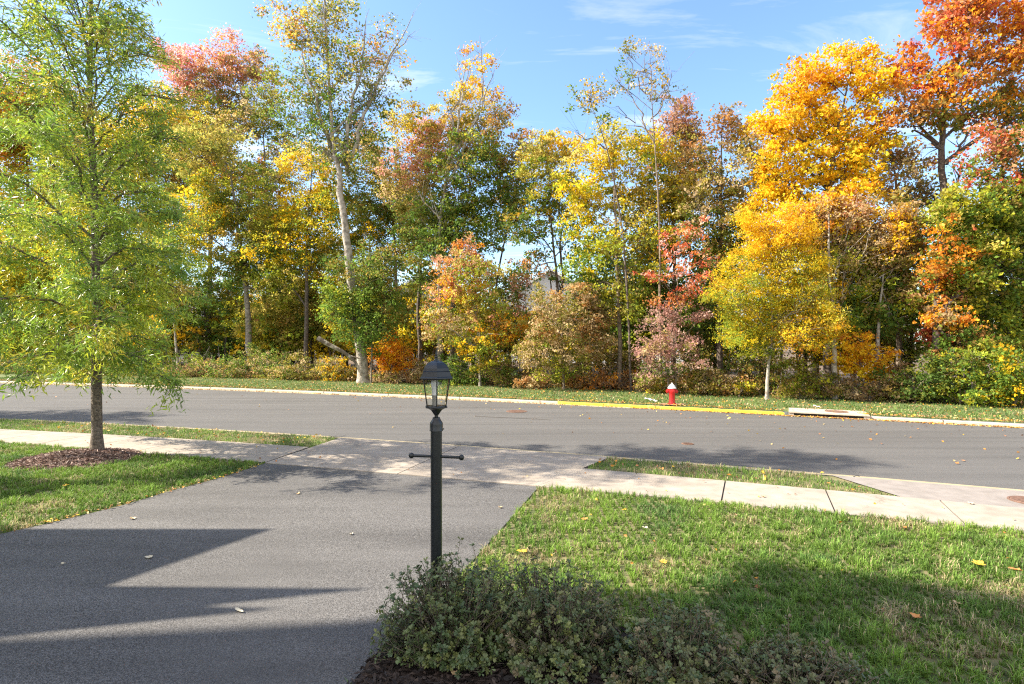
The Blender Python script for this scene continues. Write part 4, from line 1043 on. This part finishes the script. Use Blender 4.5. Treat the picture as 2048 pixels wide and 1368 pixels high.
def undergrowth():
    n = 1500
    X = R.uniform(-34, 26, n)
    o = R.gamma(1.6, 1.5, n)
    Y = WOODS(X) + 0.1 + o
    hgt = 0.10 + 0.28 * R.random(n) + 0.25 * np.minimum(o, 3) / 3 * R.random(n)
    pals = ['olive/brown/green', 'brown/rust', 'green/olive', 'tan/olive']
    per = 26
    k = np.repeat(np.arange(n), per)
    P = np.stack([X[k] + R.normal(size=n * per) * 0.28, np.maximum(Y[k] + R.normal(size=n * per) * 0.28, WOODS(X[k]) - 0.05), 0.04 + hgt[k] * R.random(n * per)], 1)
    T = np.concatenate([pick(pals[int((math.sin(x * 0.7) + math.sin(x * 1.9 + 2) + 2.2) * 0.9) % 4], 1) for x in X])
    tint = T[k] * (0.7 + 0.6 * R.random((n * per, 1)))
    V, F = leaf_quads(P, 0.09 + 0.07 * R.random(n * per), 0.6, 0.8)
    me = arr_mesh('undergrowth', V, [F], np.repeat(tint, 4, 0))
    tag(link('undergrowth', me, M_LEAF), 'low tangled weeds and brambles on the floor of the wood edge', 'undergrowth', kind='stuff')
undergrowth()

def twigs():
    tb = Tubes()
    for i in range(420):
        x = R.uniform(-30, 22); y = float(WOODS(x)) + R.gamma(1.5, 1.4)
        h = R.uniform(0.5, 1.9)
        a = np.array([x, y, 0.0]); e = a + np.array([R.normal() * 0.5, R.normal() * 0.3, h])
        m_ = 0.5 * (a + e) + R.normal(size=3) * 0.12
        tb.add([a, m_, e], [0.014, 0.010, 0.004], 3)
    o = tb.build('brush', M_BARK['grey'], None)
    tag(o, 'thin leafless stems standing through the undergrowth', 'brush', kind='stuff')
twigs()

# broken limb leaning on the big pale trunk
def broken_limb():
    d = depth_at(727, 4.9)
    sc = d / FPX
    def L_(px, py): return ((px - 1024) * sc, d, H - (py - 684) * sc)
    tb = Tubes()
    P = smooth_path([L_(636, 676), L_(660, 690), L_(690, 706), L_(712, 726), L_(722, 752)], 12)
    tb.add(P, np.linspace(0.13, 0.05, 12), 7)
    P = smooth_path([L_(700, 712), L_(716, 716), L_(724, 716)], 6); tb.add(P, np.linspace(0.05, 0.03, 6), 5)
    o = tb.build('broken_limb', M_BARK['mottled'], None)
    tag(o, 'broken bare limb slanting against the foot of the leaning pale trunk', 'dead branch')
broken_limb()

# the thick of the wood, where single trees run together
def woods_depths():
    lob = []
    tb = Tubes()
    for i in range(185):
        x = R.uniform(-46, 24); o = R.uniform(9, 26)
        y = float(E_FAR(x)) + o
        h = R.uniform(2.4, 5.6) if R.random() < 0.8 else R.uniform(5.6, 9.0)
        rx = R.uniform(1.3, 2.4)
        zc = h * 0.62
        lob.append((x, y, zc, rx, rx, h * 0.40, R.choice(['olive/ygreen/gold', 'green/olive', 'ygreen/olive/rust', 'gold/olive', 'ygreen/green', 'yellow/olive']), 0.85))
        tb.add([(x, y, -0.05), (x + R.normal() * 0.1, y, h * 0.5), (x + R.normal() * 0.2, y, h * 0.9)], [0.12, 0.08, 0.006], 5)
    for i in range(70):
        x = R.uniform(-46, 24); y = float(E_FAR(x)) + R.uniform(10, 24)
        hh = R.uniform(4, 7); tb.add([(x, y, -0.05), (x + R.normal() * 0.2, y, hh * 0.5), (x + R.normal() * 0.5, y, hh)], [R.uniform(0.05, 0.12), 0.06, 0.004], 5)
    V, F, T, by = grow_foliage(lob, 0.20, 0.5, 24)
    V[:, 2] = np.maximum(V[:, 2], 0.05)
    tag(link('woods', arr_mesh('woods', V, [F], T), M_LEAF), 'thick of the wood where far leaves run together', 'woods', kind='stuff')
    tag(tb.build('woods_stems', M_BARK['dark'], None), 'many thin dark stems deep inside the wood', 'tree stems', kind='stuff')
woods_depths()

# far wood beyond, one mass
def distant_woods():
    lob = []
    for i in range(46):
        x = -95 + i * 4.2 + R.normal() * 1.2
        h = R.uniform(3.5, 8.5)
        lob.append((x, 105 + R.normal() * 4, h * 0.55, 3.2, 3.0, h * 0.55, R.choice(['olive/rust/gold', 'green/olive', 'rust/olive', 'gold/olive/green']), 1.0))
    V, F, T, by = grow_foliage(lob, 0.55, 1.1, 16)
    V[:, 2] = np.maximum(V[:, 2], 0.03)
    me = arr_mesh('distant_woods', V, [F], T)
    tag(link('distant_woods', me, M_LEAF), 'far line of autumn trees beyond the houses', 'woods', kind='stuff')
distant_woods()

# ------------------------------------------------------------------ houses glimpsed through the wood
def house(label, px, d, wd, dp, eave, ridge, rz, wallm):
    x = (px - 1024) / FPX * d
    t = thing('house', label, 'house', (x, d, 0.03), rz)
    m_ = MB(); w2, d2 = wd / 2, dp / 2
    m_.prism([(-w2, -d2, 0), (w2, -d2, 0), (w2, -d2, eave), (0, -d2, ridge), (-w2, -d2, eave)], (0, dp, 0)); m_.build('wall', wallm, t)
    rf = MB(); s = (ridge - eave) / w2; o = 0.45
    for sg in (-1, 1):
        rf.prism([(sg * (w2 + o), -d2 - 0.35, eave - o * s + 0.02), (0, -d2 - 0.35, ridge + 0.02), (0, -d2 - 0.35, ridge + 0.22), (sg * (w2 + o), -d2 - 0.35, eave - o * s + 0.22)], (0, dp + 0.7, 0))
    rf.build('roof', M_ROOF, t)
    tr = MB()
    for sg in (-1, 1):
        tr.prism([(sg * (w2 + o), -d2 - 0.41, eave - o * s), (0, -d2 - 0.41, ridge), (0, -d2 - 0.41, ridge + 0.24), (sg * (w2 + o), -d2 - 0.41, eave - o * s + 0.24)], (0, 0.055, 0))
    tr.build('gable_trim', M_TRIM, t)
    for r_, z in enumerate((1.6, 4.4)):
        for c_ in range(4):
            cx = -w2 + wd * (c_ + 0.5) / 4
            f = MB().box((cx, -d2 - 0.03, z), (1.15, 0.055, 1.65)).build('window', M_TRIM, t)
            MB().box((cx, -d2 - 0.063, z + 0.37), (0.92, 0.012, 0.66)).box((cx, -d2 - 0.063, z - 0.37), (0.92, 0.012, 0.66)).build('pane', M_PANE, f)
house('pale siding house glimpsed through the gap above the lantern', 838, 66, 11, 10, 5.6, 9.0, 0.15, M_SIDING)
house('white house glimpsed behind the vine draped tree', 1105, 62, 11, 10, 5.8, 9.2, -0.1, M_SIDING)
house('beige house glimpsed low right of the grey trunk', 610, 72, 13, 10, 5.6, 8.6, 0.1, M_TANSIDING)
house('beige house glimpsed low left of the grey trunk', 330, 74, 13, 10, 5.6, 8.6, 0.2, M_SIDING)
house('white house glimpsed through gaps beneath the broad yellow tree', 1290, 60, 12, 10, 5.6, 8.4, -0.1, M_SIDING)

# ------------------------------------------------------------------ street trees (willow oaks)
def willow_oak(name, label, loc, seed, height=10.8, group=None):
    Rl = np.random.default_rng(seed)
    t = thing(name, label, 'tree', loc, 0, group)
    tb = Tubes()
    zs = np.array([-0.05, 0.25, 1.2, 2.4, 3.6, 5.0, 6.5, 8.0, height * 0.9, height])
    tx = np.array([0.0, 0.0, -0.01, -0.03, -0.06, -0.05, -0.10, -0.08, -0.14, -0.1])
    ty = np.array([0, 0, 0.0, 0.03, 0.05, 0.0, -0.05, -0.04, 0.0, 0.02])
    zz_ = np.linspace(-0.05, height, 26)
    TP = np.stack([np.interp(zz_, zs, tx), np.interp(zz_, zs, ty), zz_], 1)
    rr = np.interp(zz_, [-0.05, 0.08, 0.3, 1.3, 4, 8, height], [0.135, 0.108, 0.090, 0.084, 0.062, 0.034, 0.008])
    tb.add(TP, rr, 14)
    LC, LA, LT = [], [], []
    n = 74
    for i in range(n):
        u = (i + 0.5) / n
        z = 1.55 + (height - 2.1) * u ** 1.0
        az = i * 2.39996 + Rl.normal() * 0.25
        Rad = (0.99 - 0.30 * math.cos(az) - 0.14 * math.sin(az)) * np.interp(z, [1.6, 2.6, 4.5, 6.5, 8.2, 9.6, height], [2.2, 2.5, 2.35, 1.95, 1.55, 0.95, 0.3]) * Rl.uniform(0.75, 1.12)
        rise = np.interp(z, [1.6, 2.6, 4.5, 6.5, 9, height], [-0.22, 0.05, 0.42, 0.7, 0.95, 1.3])
        a = np.array([np.interp(z, zz_, TP[:, 0]), np.interp(z, zz_, TP[:, 1]), z])
        h = np.array([math.cos(az), math.sin(az), 0])
        e = a + h * Rad + np.array([0, 0, rise * Rad * 0.85])
        b = a + h * Rad * 0.45 + np.array([0, 0, (max(rise, 0) * 0.55 + 0.16) * Rad])
        e[2] = max(e[2], 1.25)
        LP = smooth_path([a, b, e], 12)
        LP[1:] += Rl.normal(size=(11, 3)) * 0.025
        LR = np.linspace(np.interp(z, zz_, rr) * 0.42, 0.006, 12)
        tb.add(LP, LR, 6)
        nt_ = int(15 + 17 * Rad / 2)
        for q in range(nt_):
            s = 0.16 + 0.84 * (q + Rl.random()) / nt_
            p = np.array([np.interp(s * 11, np.arange(12), LP[:, c]) for c in range(3)])
            dirn = unit((h * 0.6 + Rl.normal(size=3) * np.array([0.8, 0.8, 0.5]) + np.array([0, 0, 0.12 + 0.25 * rise - (0.5 if z < 3.2 else 0.0)]))[None])[0]
            ln = Rl.uniform(0.28, 0.72) * (1.15 - 0.45 * s)
            e2 = p + dirn * ln
            e2[2] -= 0.10 * ln
            tb.add([p, 0.5 * (p + e2) + np.array([0, 0, 0.04]), e2], [0.008, 0.006, 0.003], 3)
            up = np.interp(z, [2, 4, 6, 8.5, height], [1.3, 1.0, 0.62, 0.34, 0.30])
            m_ = int(Rl.integers(30, 52) * up)
            f = Rl.random(m_) ** 0.7
            P = p + (e2 - p) * f[:, None] + Rl.normal(size=(m_, 3)) * 0.075
            ax = unit(dirn * 0.8 + Rl.normal(size=(m_, 3)) * 0.75 + np.array([0, 0, -0.45]))
            LC.append(P + ax * 0.05); LA.append(ax)
            # colour: mostly green, yellow turning patches more to the outside and top left
            g = Rl.random()
            base = np.array([(.17, .29, .045), (.24, .36, .045), (.34, .44, .045), (.50, .54, .045), (.66, .56, .05), (.46, .35, .08)])
            pr = [.22, .27, .25, .15, .08, .03]
            c0 = base[Rl.choice(6, p=pr)]
            LT.append(c0 * (0.75 + 0.5 * Rl.random((m_, 1))))
    tb.build('trunk', M_BARK['oak'], t)
    C = np.concatenate(LC); A = np.concatenate(LA); T = np.concatenate(LT)
    V, F = leaf_quads(C, 0.09 + 0.055 * Rl.random(len(C)), 0.21, 0.3, A, 0.03)
    link('crown', arr_mesh('crown', V, [F], np.repeat(T, 4, 0)), M_OAKLEAF, t)
    return t
TB = ground_pt(194, 908, 0.04)
tw = willow_oak('street_tree', 'leafy young willow oak on a mulch ring beside the sidewalk at left', (TB[0], TB[1], 0.03), 5)
tw2 = willow_oak('street_tree', 'willow oak farther along the sidewalk beyond the left edge of view', (-22.6, 16.4, 0.0), 9, 9.0)

# mulch ring under the street tree
MPINK = mat('tree_mulch', (0.10, 0.062, 0.048), (0.20, 0.135, 0.105), 20, 0.95, bump=1.0, bscale=34, bdist=0.03)
def mulch_ring():
    cx, cy = TB[0] - 0.12, TB[1] - 0.32
    m_ = MB(); m_.lathe([(1.12, 0.004), (0.95, 0.03), (0.7, 0.075), (0.4, 0.115), (0.15, 0.13), (0.02, 0.13)], 36)
    o = m_.build('tree_mulch', MPINK, None, True, loc=(cx, cy, 0.0)); o.scale = (0.92, 0.86, 1); o['kind'] = 'structure'
    return cx, cy
MRX, MRY = mulch_ring()
def chips(name, label, P, L0, T):
    N = len(P)
    d = R.normal(size=(N, 3)); d[:, 2] *= 0.35
    V, F = leaf_quads(P, L0 * (0.5 + R.random(N)), 0.32, 0.9, d, 0.02)
    o = link(name, arr_mesh(name, V, [F], np.repeat(T, 4, 0)), M_LITTER)
    return tag(o, label, 'mulch', kind='stuff')
n = 3800
a = R.random(n) * 6.283; r = np.sqrt(R.random(n)) * 1.08
zc = np.interp(r, [0, .15, .4, .7, .95, 1.12], [.13, .13, .115, .075, .03, .004]) + 0.012
tc_ = np.array([(.16, .095, .075), (.24, .155, .125), (.34, .24, .20), (.09, .055, .045)])[R.integers(0, 4, n)]
chips('mulch_chips', 'loose reddish bark chips on the mound round the street tree', np.stack([MRX + 0.92 * r * np.cos(a), MRY + 0.86 * r * np.sin(a), zc], 1), 0.07, tc_ * (0.7 + 0.6 * R.random((n, 1))))

# ------------------------------------------------------------------ planting bed and azaleas
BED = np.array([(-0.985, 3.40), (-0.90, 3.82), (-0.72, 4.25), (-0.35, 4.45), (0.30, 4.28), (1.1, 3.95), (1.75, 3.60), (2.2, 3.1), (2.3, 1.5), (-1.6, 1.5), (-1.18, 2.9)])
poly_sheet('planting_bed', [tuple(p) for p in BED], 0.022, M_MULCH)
def in_poly(X, Y, poly):
    c = np.zeros(len(X), bool)
    n = len(poly)
    for i in range(n):
        x1, y1 = poly[i]; x2, y2 = poly[(i + 1) % n]
        s = ((y1 > Y) != (y2 > Y)) & (X < (x2 - x1) * (Y - y1) / (y2 - y1 + 1e-12) + x1)
        c ^= s
    return c
n = 16000
X = R.uniform(-1.4, 2.3, n); Y = R.uniform(2.6, 4.5, n)
k = in_poly(X, Y, BED); X, Y = X[k], Y[k]; n = len(X)
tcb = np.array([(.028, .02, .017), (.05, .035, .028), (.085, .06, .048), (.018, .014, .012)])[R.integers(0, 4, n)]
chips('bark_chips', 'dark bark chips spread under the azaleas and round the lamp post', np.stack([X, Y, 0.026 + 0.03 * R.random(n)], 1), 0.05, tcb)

def azalea(label, cx, cy, rx, ry, hz, tone, seed, n_tip=900, group='azalea shrubs in the planting bed', spikes=40):
    Rl = np.random.default_rng(seed)
    t = thing('azalea_shrub', label, 'shrub', (cx, cy, 0.02), 0, group)
    tb = Tubes()
    u = unit(Rl.normal(size=(n_tip, 3))); u[:, 2] = np.abs(u[:, 2]) * 0.95
    low = Rl.random(n_tip) < 0.3
    u[low, 2] *= 0.25
    rad = Rl.random(n_tip) ** 0.30
    ang = np.arctan2(u[:, 1], u[:, 0])
    ph = Rl.random(4) * 6.28
    lump = 1 + 0.12 * np.sin(3 * ang + ph[0]) + 0.09 * np.sin(5 * ang + ph[1] + 3 * u[:, 2]) + 0.10 * np.sin(7 * u[:, 2] + 2 * ang + ph[2])
    tips = u * (rad * lump)[:, None] * np.array([rx, ry, hz])
    tips[:, 2] = np.maximum(tips[:, 2] + 0.05, 0.06)
    # upright shoots that break the outline
    top = np.where(u[:, 2] > 0.45)[0]
    for q in Rl.permutation(top)[:spikes]:
        tips[q] *= 1.0; tips[q, 2] += Rl.uniform(0.04, 0.14); tips[q, :2] *= Rl.uniform(0.9, 1.2)
    LC, LA, LT, LN = [], [], [], []
    pal = np.array(tone)
    for q in range(n_tip):
        tip = tips[q]
        root = np.array([tip[0] * 0.15, tip[1] * 0.15, 0.0])
        dirn = unit((unit((tip - root)[None])[0] * 1.0 + np.array([0, 0, 0.25]) + Rl.normal(size=3) * 0.3)[None])[0]
        s0 = tip - dirn * Rl.uniform(0.07, 0.14)
        if q % 3 == 0:
            tb.add([root, 0.5 * (root + s0) + np.array([0, 0, -0.02]), s0, tip], [0.006, 0.004, 0.003, 0.002], 3)
        else:
            tb.add([s0 - dirn * 0.05, tip], [0.0025, 0.0015], 3)
        m_ = int(Rl.integers(14, 23))
        f = np.where(Rl.random(m_) < 0.55, 1.0, Rl.random(m_))
        c0 = pal[Rl.integers(len(pal))] * Rl.uniform(0.8, 1.25)
        side = unit(np.cross(dirn, Rl.normal(size=(m_, 3))))
        ax = unit(side * 0.9 + dirn * (0.30 + 0.35 * Rl.random(m_))[:, None])
        LC.append(s0 + (tip - s0) * f[:, None] + ax * 0.014); LA.append(ax); LN.append(np.repeat(dirn[None], m_, 0))
        LT.append(c0 * (0.8 + 0.4 * Rl.random((m_, 1))))
    tb.build('stem', M_BARK['brown'], t)
    C = np.concatenate(LC); A = np.concatenate(LA); T = np.concatenate(LT)
    C[:, 2] = np.maximum(C[:, 2], 0.012)
    N = len(C)
    V, F = leaf_obovate(C, 0.015 + 0.018 * Rl.random(N), 0.46, A, np.concatenate(LN) + np.array([0, 0, 0.5]))
    link('foliage', arr_mesh('foliage', V, [F], np.repeat(T, 7, 0)), M_SHRUBLEAF, t)
    return t
AG = [(.095, .135, .045), (.12, .155, .055), (.07, .105, .038), (.17, .19, .055)]
AB = [(.14, .15, .06), (.17, .16, .07), (.115, .135, .055), (.20, .155, .08)]
azalea('dark green azalea in front of the lamp post, tallest of the bed', -0.40, 3.86, 0.50, 0.42, 0.60, AG, 21, 1350, spikes=24)
azalea('green brown azalea in the middle of the bed, right of lamp post', 0.26, 3.82, 0.52, 0.42, 0.52, AG + AG + AB, 22, 1300, spikes=24)
azalea('brownish azalea third from the lamp post, near the bottom edge', 1.02, 3.52, 0.43, 0.38, 0.40, AB + AG, 23, 950, spikes=16)
azalea('low brown tipped azalea farthest from the lamp post at the bottom edge', 1.66, 3.28, 0.46, 0.38, 0.29, AB + AG[:2], 24, 850, spikes=12)

# ------------------------------------------------------------------ grass
def vnoise(X, Y, s, seed):
    rg = np.random.default_rng(seed)
    G = rg.random((64, 64))
    x = X / s; y = Y / s
    xi = np.floor(x).astype(int); yi = np.floor(y).astype(int)
    fx = x - xi; fy = y - yi
    fx = fx * fx * (3 - 2 * fx); fy = fy * fy * (3 - 2 * fy)
    g = lambda a, b: G[a % 64, b % 64]
    return (g(xi, yi) * (1 - fx) + g(xi + 1, yi) * fx) * (1 - fy) + (g(xi, yi + 1) * (1 - fx) + g(xi + 1, yi + 1) * fx) * fy

G_A = np.array([.150, .260, .045]); G_B = np.array([.235, .37, .055]); G_C = np.array([.085, .185, .055]); G_S = np.array([.58, .47, .27])
def blades(name, label, X, Y, z0, h, wd, dry=0.0, seed=1, dryboost=1.0):
    N = len(X)
    n1 = vnoise(X, Y, 0.9, seed) * 0.6 + vnoise(X, Y, 0.33, seed + 1) * 0.4
    n2 = vnoise(X, Y, 0.6, seed + 2) * 0.55 + vnoise(X, Y, 0.2, seed + 3) * 0.45
    n3 = vnoise(X, Y, 0.12, seed + 4)
    hh = h * (0.55 + 0.9 * R.random(N)) * (0.40 + 1.2 * n3)
    az = R.random(N) * 6.283
    lean = R.uniform(0.15, 0.95, N)
    dirv = np.stack([np.cos(az), np.sin(az)], 1)
    sd = np.stack([-np.sin(az), np.cos(az)], 1)
    b = np.stack([X, Y, np.full(N, 0.0) + z0], 1)
    m_ = b.copy(); m_[:, :2] += dirv * (hh * lean * 0.35)[:, None]; m_[:, 2] += hh * 0.62
    tp = b.copy(); tp[:, :2] += dirv * (hh * lean * 1.0)[:, None]; tp[:, 2] += hh * (1.0 - 0.35 * lean)
    w_ = (wd * (0.7 + 0.6 * R.random(N)))[:, None]
    s3 = np.concatenate([sd, np.zeros((N, 1))], 1)
    V = np.stack([b - s3 * w_ * .5, b + s3 * w_ * .5, m_ + s3 * w_ * .42, m_ - s3 * w_ * .42, tp], 1).reshape(-1, 3)
    i = np.arange(N)[:, None] * 5
    Q = i + np.array([[0, 1, 2, 3]]); T3 = i + np.array([[3, 2, 4]])
    c = G_A + (G_B - G_A) * np.clip((n1 - 0.35) * 2.4, 0, 1)[:, None]
    c = c + (G_C - c) * np.clip((0.42 - n2) * 2.6, 0, 1)[:, None]
    pd = np.clip((n2 - 0.56 + dry) * 3.2 * dryboost, 0, 0.85)
    isdry = R.random(N) < np.maximum(pd * 0.8, 0.06 + dry * 0.3)
    c[isdry] = G_S * R.uniform(0.6, 1.15, (int(isdry.sum()), 1))
    c = 0.9 * c * R.uniform(0.5, 1.35, (N, 1)) * (0.7 + 0.55 * n3)[:, None]
    me = arr_mesh(name, V, [Q, T3], np.repeat(c, 5, 0))
    return tag(link(name, me, M_GRASS), label, 'grass', kind='stuff')

def tuft(X, Y, cell=0.085, pull=0.42):
    rg = np.random.default_rng(77)
    J = rg.random((2, 128, 128))
    i = np.floor(X / cell).astype(int); j = np.floor(Y / cell).astype(int)
    cx = (i + J[0, i % 128, j % 128]) * cell; cy = (j + J[1, i % 128, j % 128]) * cell
    return X + (cx - X) * pull, Y + (cy - Y) * pull

def scatter(n, x0, x1, y0, y1): return R.uniform(x0, x1, n), R.uniform(y0, y1, n)
# right lawn, denser close to the camera
X, Y = scatter(400000, -1.2, 8.5, 2.6, 8.4)
X, Y = tuft(X, Y)
k = (Y < S_NEAR(X) + 0.05 * R.random(len(X)) ** 2) & (X > dr_right(Y) + 0.015) & ~in_poly(X, Y, BED) & (X < Y * 0.98 + 0.5) & (X > -Y * 0.95 - 0.5) & (R.random(len(X)) < np.clip(1.35 - 0.11 * Y, 0.3, 1))
blades('grass', 'lawn grass right of the driveway with straw coloured dry patches', X[k], Y[k], 0.0, 0.064, 0.0058, 0.0, 3)
# left lawn
X, Y = scatter(330000, -15, -4.2, 4.9, 13.2)
X, Y = tuft(X, Y)
k = (Y < S_NEAR(X) + 0.02) & (X < dr_left(Y) - 0.01) & (X > -Y * 0.95 - 0.6) & (((X - MRX) / 0.98) ** 2 + ((Y - MRY) / 0.92) ** 2 > R.uniform(0.75, 1.1, len(X)))
blades('grass', 'lawn grass left of the driveway round the street tree', X[k], Y[k], 0.0, 0.058, 0.0068, -0.02, 13)
# strips between sidewalk and kerb
X, Y = scatter(360000, -18, 5.4, 7.2, 18)
lim0 = -3.9 + (Y - 11.38) * 0.18
lim1 = 1.22 + (Y - 9.37) * 0.58
end1 = 5.2 - (Y - 7.7) * 0.35
k = (Y > S_FAR(X) - 0.01) & (Y < GUT(X) + 0.03) & ((X < lim0 - 0.05) | ((X > lim1) & (X < end1)))
blades('grass', 'narrow grass strip between the sidewalk and the near kerb', X[k], Y[k], 0.0, 0.05, 0.0075, 0.10, 23)
# far verge
X, Y = scatter(420000, -30, 22, 12, 40)
k = (Y > E_FAR(X) + 0.35) & (Y < WOODS(X) + 0.5) & ~((X > XY1 + 0.05) & (X < XI1 + 0.1) & (Y < E_FAR(X) + 1.35)) & (((X - 5.38) / 0.5) ** 2 + ((Y - 18.97) / 0.30) ** 2 > 0.9)
G_A, G_B, G_C = np.array([.115, .20, .045]), np.array([.18, .27, .06]), np.array([.08, .15, .04])
blades('grass', 'mown grass verge between the far kerb and the wood', X[k], Y[k], 0.0, 0.07, 0.016, -0.03, 33)

# ------------------------------------------------------------------ fallen leaves
def litter():
    P, S = [], []
    def add(X, Y, z, s): P.append(np.stack([X, Y, np.broadcast_to(z, X.shape) + 0.012 * R.random(len(X))], 1)); S.append(s * (0.7 + 0.6 * R.random(len(X))))
    # against the far kerb
    n = 3600; X = R.uniform(-28, 20, n); X = np.where(R.random(n) < 0.5, R.uniform(4, 20, n), X)
    add(X, E_FAR(X) + 0.12 - np.abs(R.normal(size=n)) * 0.08, ZR + 0.012, 0.062)
    n = 3400; X = R.uniform(-28, 20, n)
    X = X[(X < XY1) | (X > XI1)]
    add(X, E_FAR(X) + 0.33 + np.abs(R.normal(size=len(X))) * 0.22, 0.035, 0.062)
    # over the verge
    n = 4200; X = R.uniform(-28, 20, n); add(X, E_FAR(X) + 0.4 + R.random(n) * 5.4, 0.055, 0.06)
    # road
    n = 460; X = R.uniform(-26, 14, n); t_ = R.random(n) ** 0.45; Y = E_NEAR(X) + (E_FAR(X) - E_NEAR(X)) * t_
    kk = R.random(n) < np.clip(0.25 + (X + 8) / 18, 0.12, 1); add(X[kk], Y[kk], ZR + 0.012, 0.062)
    # near strip and sidewalk edge
    n = 260; X = R.uniform(-12, 5, n); Y = S_FAR(X) + R.random(n) * (GUT(X) - S_FAR(X)); kk = (X < -4.1) | (X > 1.3); add(X[kk], Y[kk], 0.045, 0.06)
    n = 70; X = R.uniform(-9, 8, n); add(X, S_NEAR(X) + R.random(n) * 1.2, 0.028, 0.04)
    # along the driveway edges
    n = 160; Y = R.uniform(5.6, 9.6, n); add(dr_left(Y) + R.normal(size=n) * 0.05, Y, 0.03, 0.035)
    # small bits over lawn
    n = 45; X = R.uniform(0.3, 7, n); Y = R.uniform(4, 7.6, n); kk = Y < S_NEAR(X); add(X[kk], Y[kk], 0.045, 0.045)
    Pn = np.concatenate(P); Sn = np.concatenate(S); N = len(Pn)
    d = R.normal(size=(N, 3)); d[:, 2] *= 0.25
    V, F = leaf_quads(Pn, Sn, 0.75, 1.8, d, 0.10)
    cs = np.array([(.55, .24, .03), (.62, .40, .05), (.42, .18, .05), (.34, .16, .07), (.55, .42, .18), (.26, .13, .07)])
    T = cs[R.integers(0, 6, N)] * R.uniform(0.7, 1.2, (N, 1))
    o = link('leaf_litter', arr_mesh('leaf_litter', V, [F], np.repeat(T, 4, 0)), M_LITTER)
    tag(o, 'small fallen autumn leaves strewn along kerbs, verge and road', 'leaf litter', kind='stuff')
litter()

LEAFM = {'yellow': mat('yellow_dead_leaf', (.66, .44, .04), (.58, .34, .04), 40, 0.6), 'tan': mat('tan_dead_leaf', (.50, .38, .20), (.42, .28, .14), 40, 0.6),
         'orange': mat('orange_dead_leaf', (.55, .24, .05), (.45, .18, .05), 40, 0.6), 'pale': mat('pale_dead_leaf', (.60, .54, .40), (.5, .44, .32), 40, 0.6)}
def fallen_leaf(label, px, py, s, colour, z, long=False):
    p = ground_pt(px, py, z)
    out = []
    prof = [(-.5, 0), (-.35, .16), (-.42, .36), (-.12, .30), (.02, .48), (.14, .24), (.34, .22), (.5, 0)] if not long else [(-.5, 0), (-.3, .10), (0, .16), (.3, .10), (.5, 0)]
    up = prof; dn = [(x, -y * rnd.uniform(.8, 1.1)) for x, y in prof[1:-1]][::-1]
    s *= 0.85
    V = [(x * s, y * s, 0.28 * s * (x * x + 2.2 * y * y) + rnd.uniform(0, .012)) for x, y in up + dn]
    V.append((0, 0, 0.0)); c = len(V) - 1; n = c
    F = [(i, (i + 1) % n, c) for i in range(n)]
    me = bpy.data.meshes.new('fallen_leaf'); me.from_pydata(V, [], F); me.update()
    o = link('fallen_leaf', me, LEAFM[colour], loc=(p[0], p[1], z + 0.004))
    o.rotation_euler = (rnd.uniform(-.15, .15), rnd.uniform(-.15, .15), rnd.uniform(0, 6.28))
    sol = o.modifiers.new('thick', 'SOLIDIFY'); sol.thickness = 0.0012
    tag(o, label, 'leaf', 'large fallen leaves near the viewer')
for a_ in [('yellow leaf at the left edge of the driveway beside the lawn', 95, 1045, .10, 'yellow', .02),
           ('tan leaf on the sunlit driveway above the triangular shadow', 265, 1038, .09, 'tan', .014),
           ('pale leaf lying inside the triangular shadow on the driveway', 297, 1116, .085, 'pale', .014),
           ('tiny pale leaf at left inside the driveway shadow', 126, 1129, .045, 'pale', .014),
           ('narrow pale leaf inside the lower pointed driveway shadow', 478, 1223, .13, 'pale', .014, True),
           ('tan leaf at the upper driveway beneath the tree shadow', 596, 988, .07, 'tan', .014),
           ('small pale leaf on the driveway midway left of the lamp post', 702, 1069, .06, 'pale', .014),
           ('small tan leaf on the driveway just right of the lamp post', 1000, 1016, .07, 'tan', .014),
           ('orange curled leaf on the right lawn near the sidewalk', 1170, 1040, .10, 'orange', .055),
           ('bright yellow leaf high on the right lawn', 1248, 1021, .08, 'yellow', .055),
           ('flat yellow leaf on the lawn right behind the azaleas', 1044, 1105, .13, 'yellow', .055),
           ('yellow leaf standing on a dry patch right of centre lawn', 1327, 1126, .10, 'yellow', .055),
           ('large yellow leaf at the right part of the sunlit lawn', 1958, 1129, .13, 'yellow', .055),
           ('orange leaf next to the right edge of the sunlit lawn', 2030, 1141, .12, 'orange', .055),
           ('brown orange leaf within the shaded right lawn', 1830, 1235, .10, 'orange', .055),
           ('tan leaf in shaded lawn close to the shadow edge', 1913, 1208, .08, 'tan', .055),
           ('pale leaf on the lawn above the dry patch, right of the lamp', 1290, 1057, .08, 'pale', .055),
           ('yellow leaf on the left lawn beside the shaded grass', 131, 972, .10, 'yellow', .055),
           ('tan leaf in mulch at the front of the bed', 910, 1350, .07, 'tan', .045),
           ('orange leaf caught at the front of the tallest azalea', 848, 1316, .06, 'orange', .045),
           ('leaf on the right hand sidewalk slab', 1526, 994, .07, 'tan', .024),
           ('pale leaf on the apron at the far right', 1942, 1008, .10, 'pale', .02)]:
    fallen_leaf(*a_)
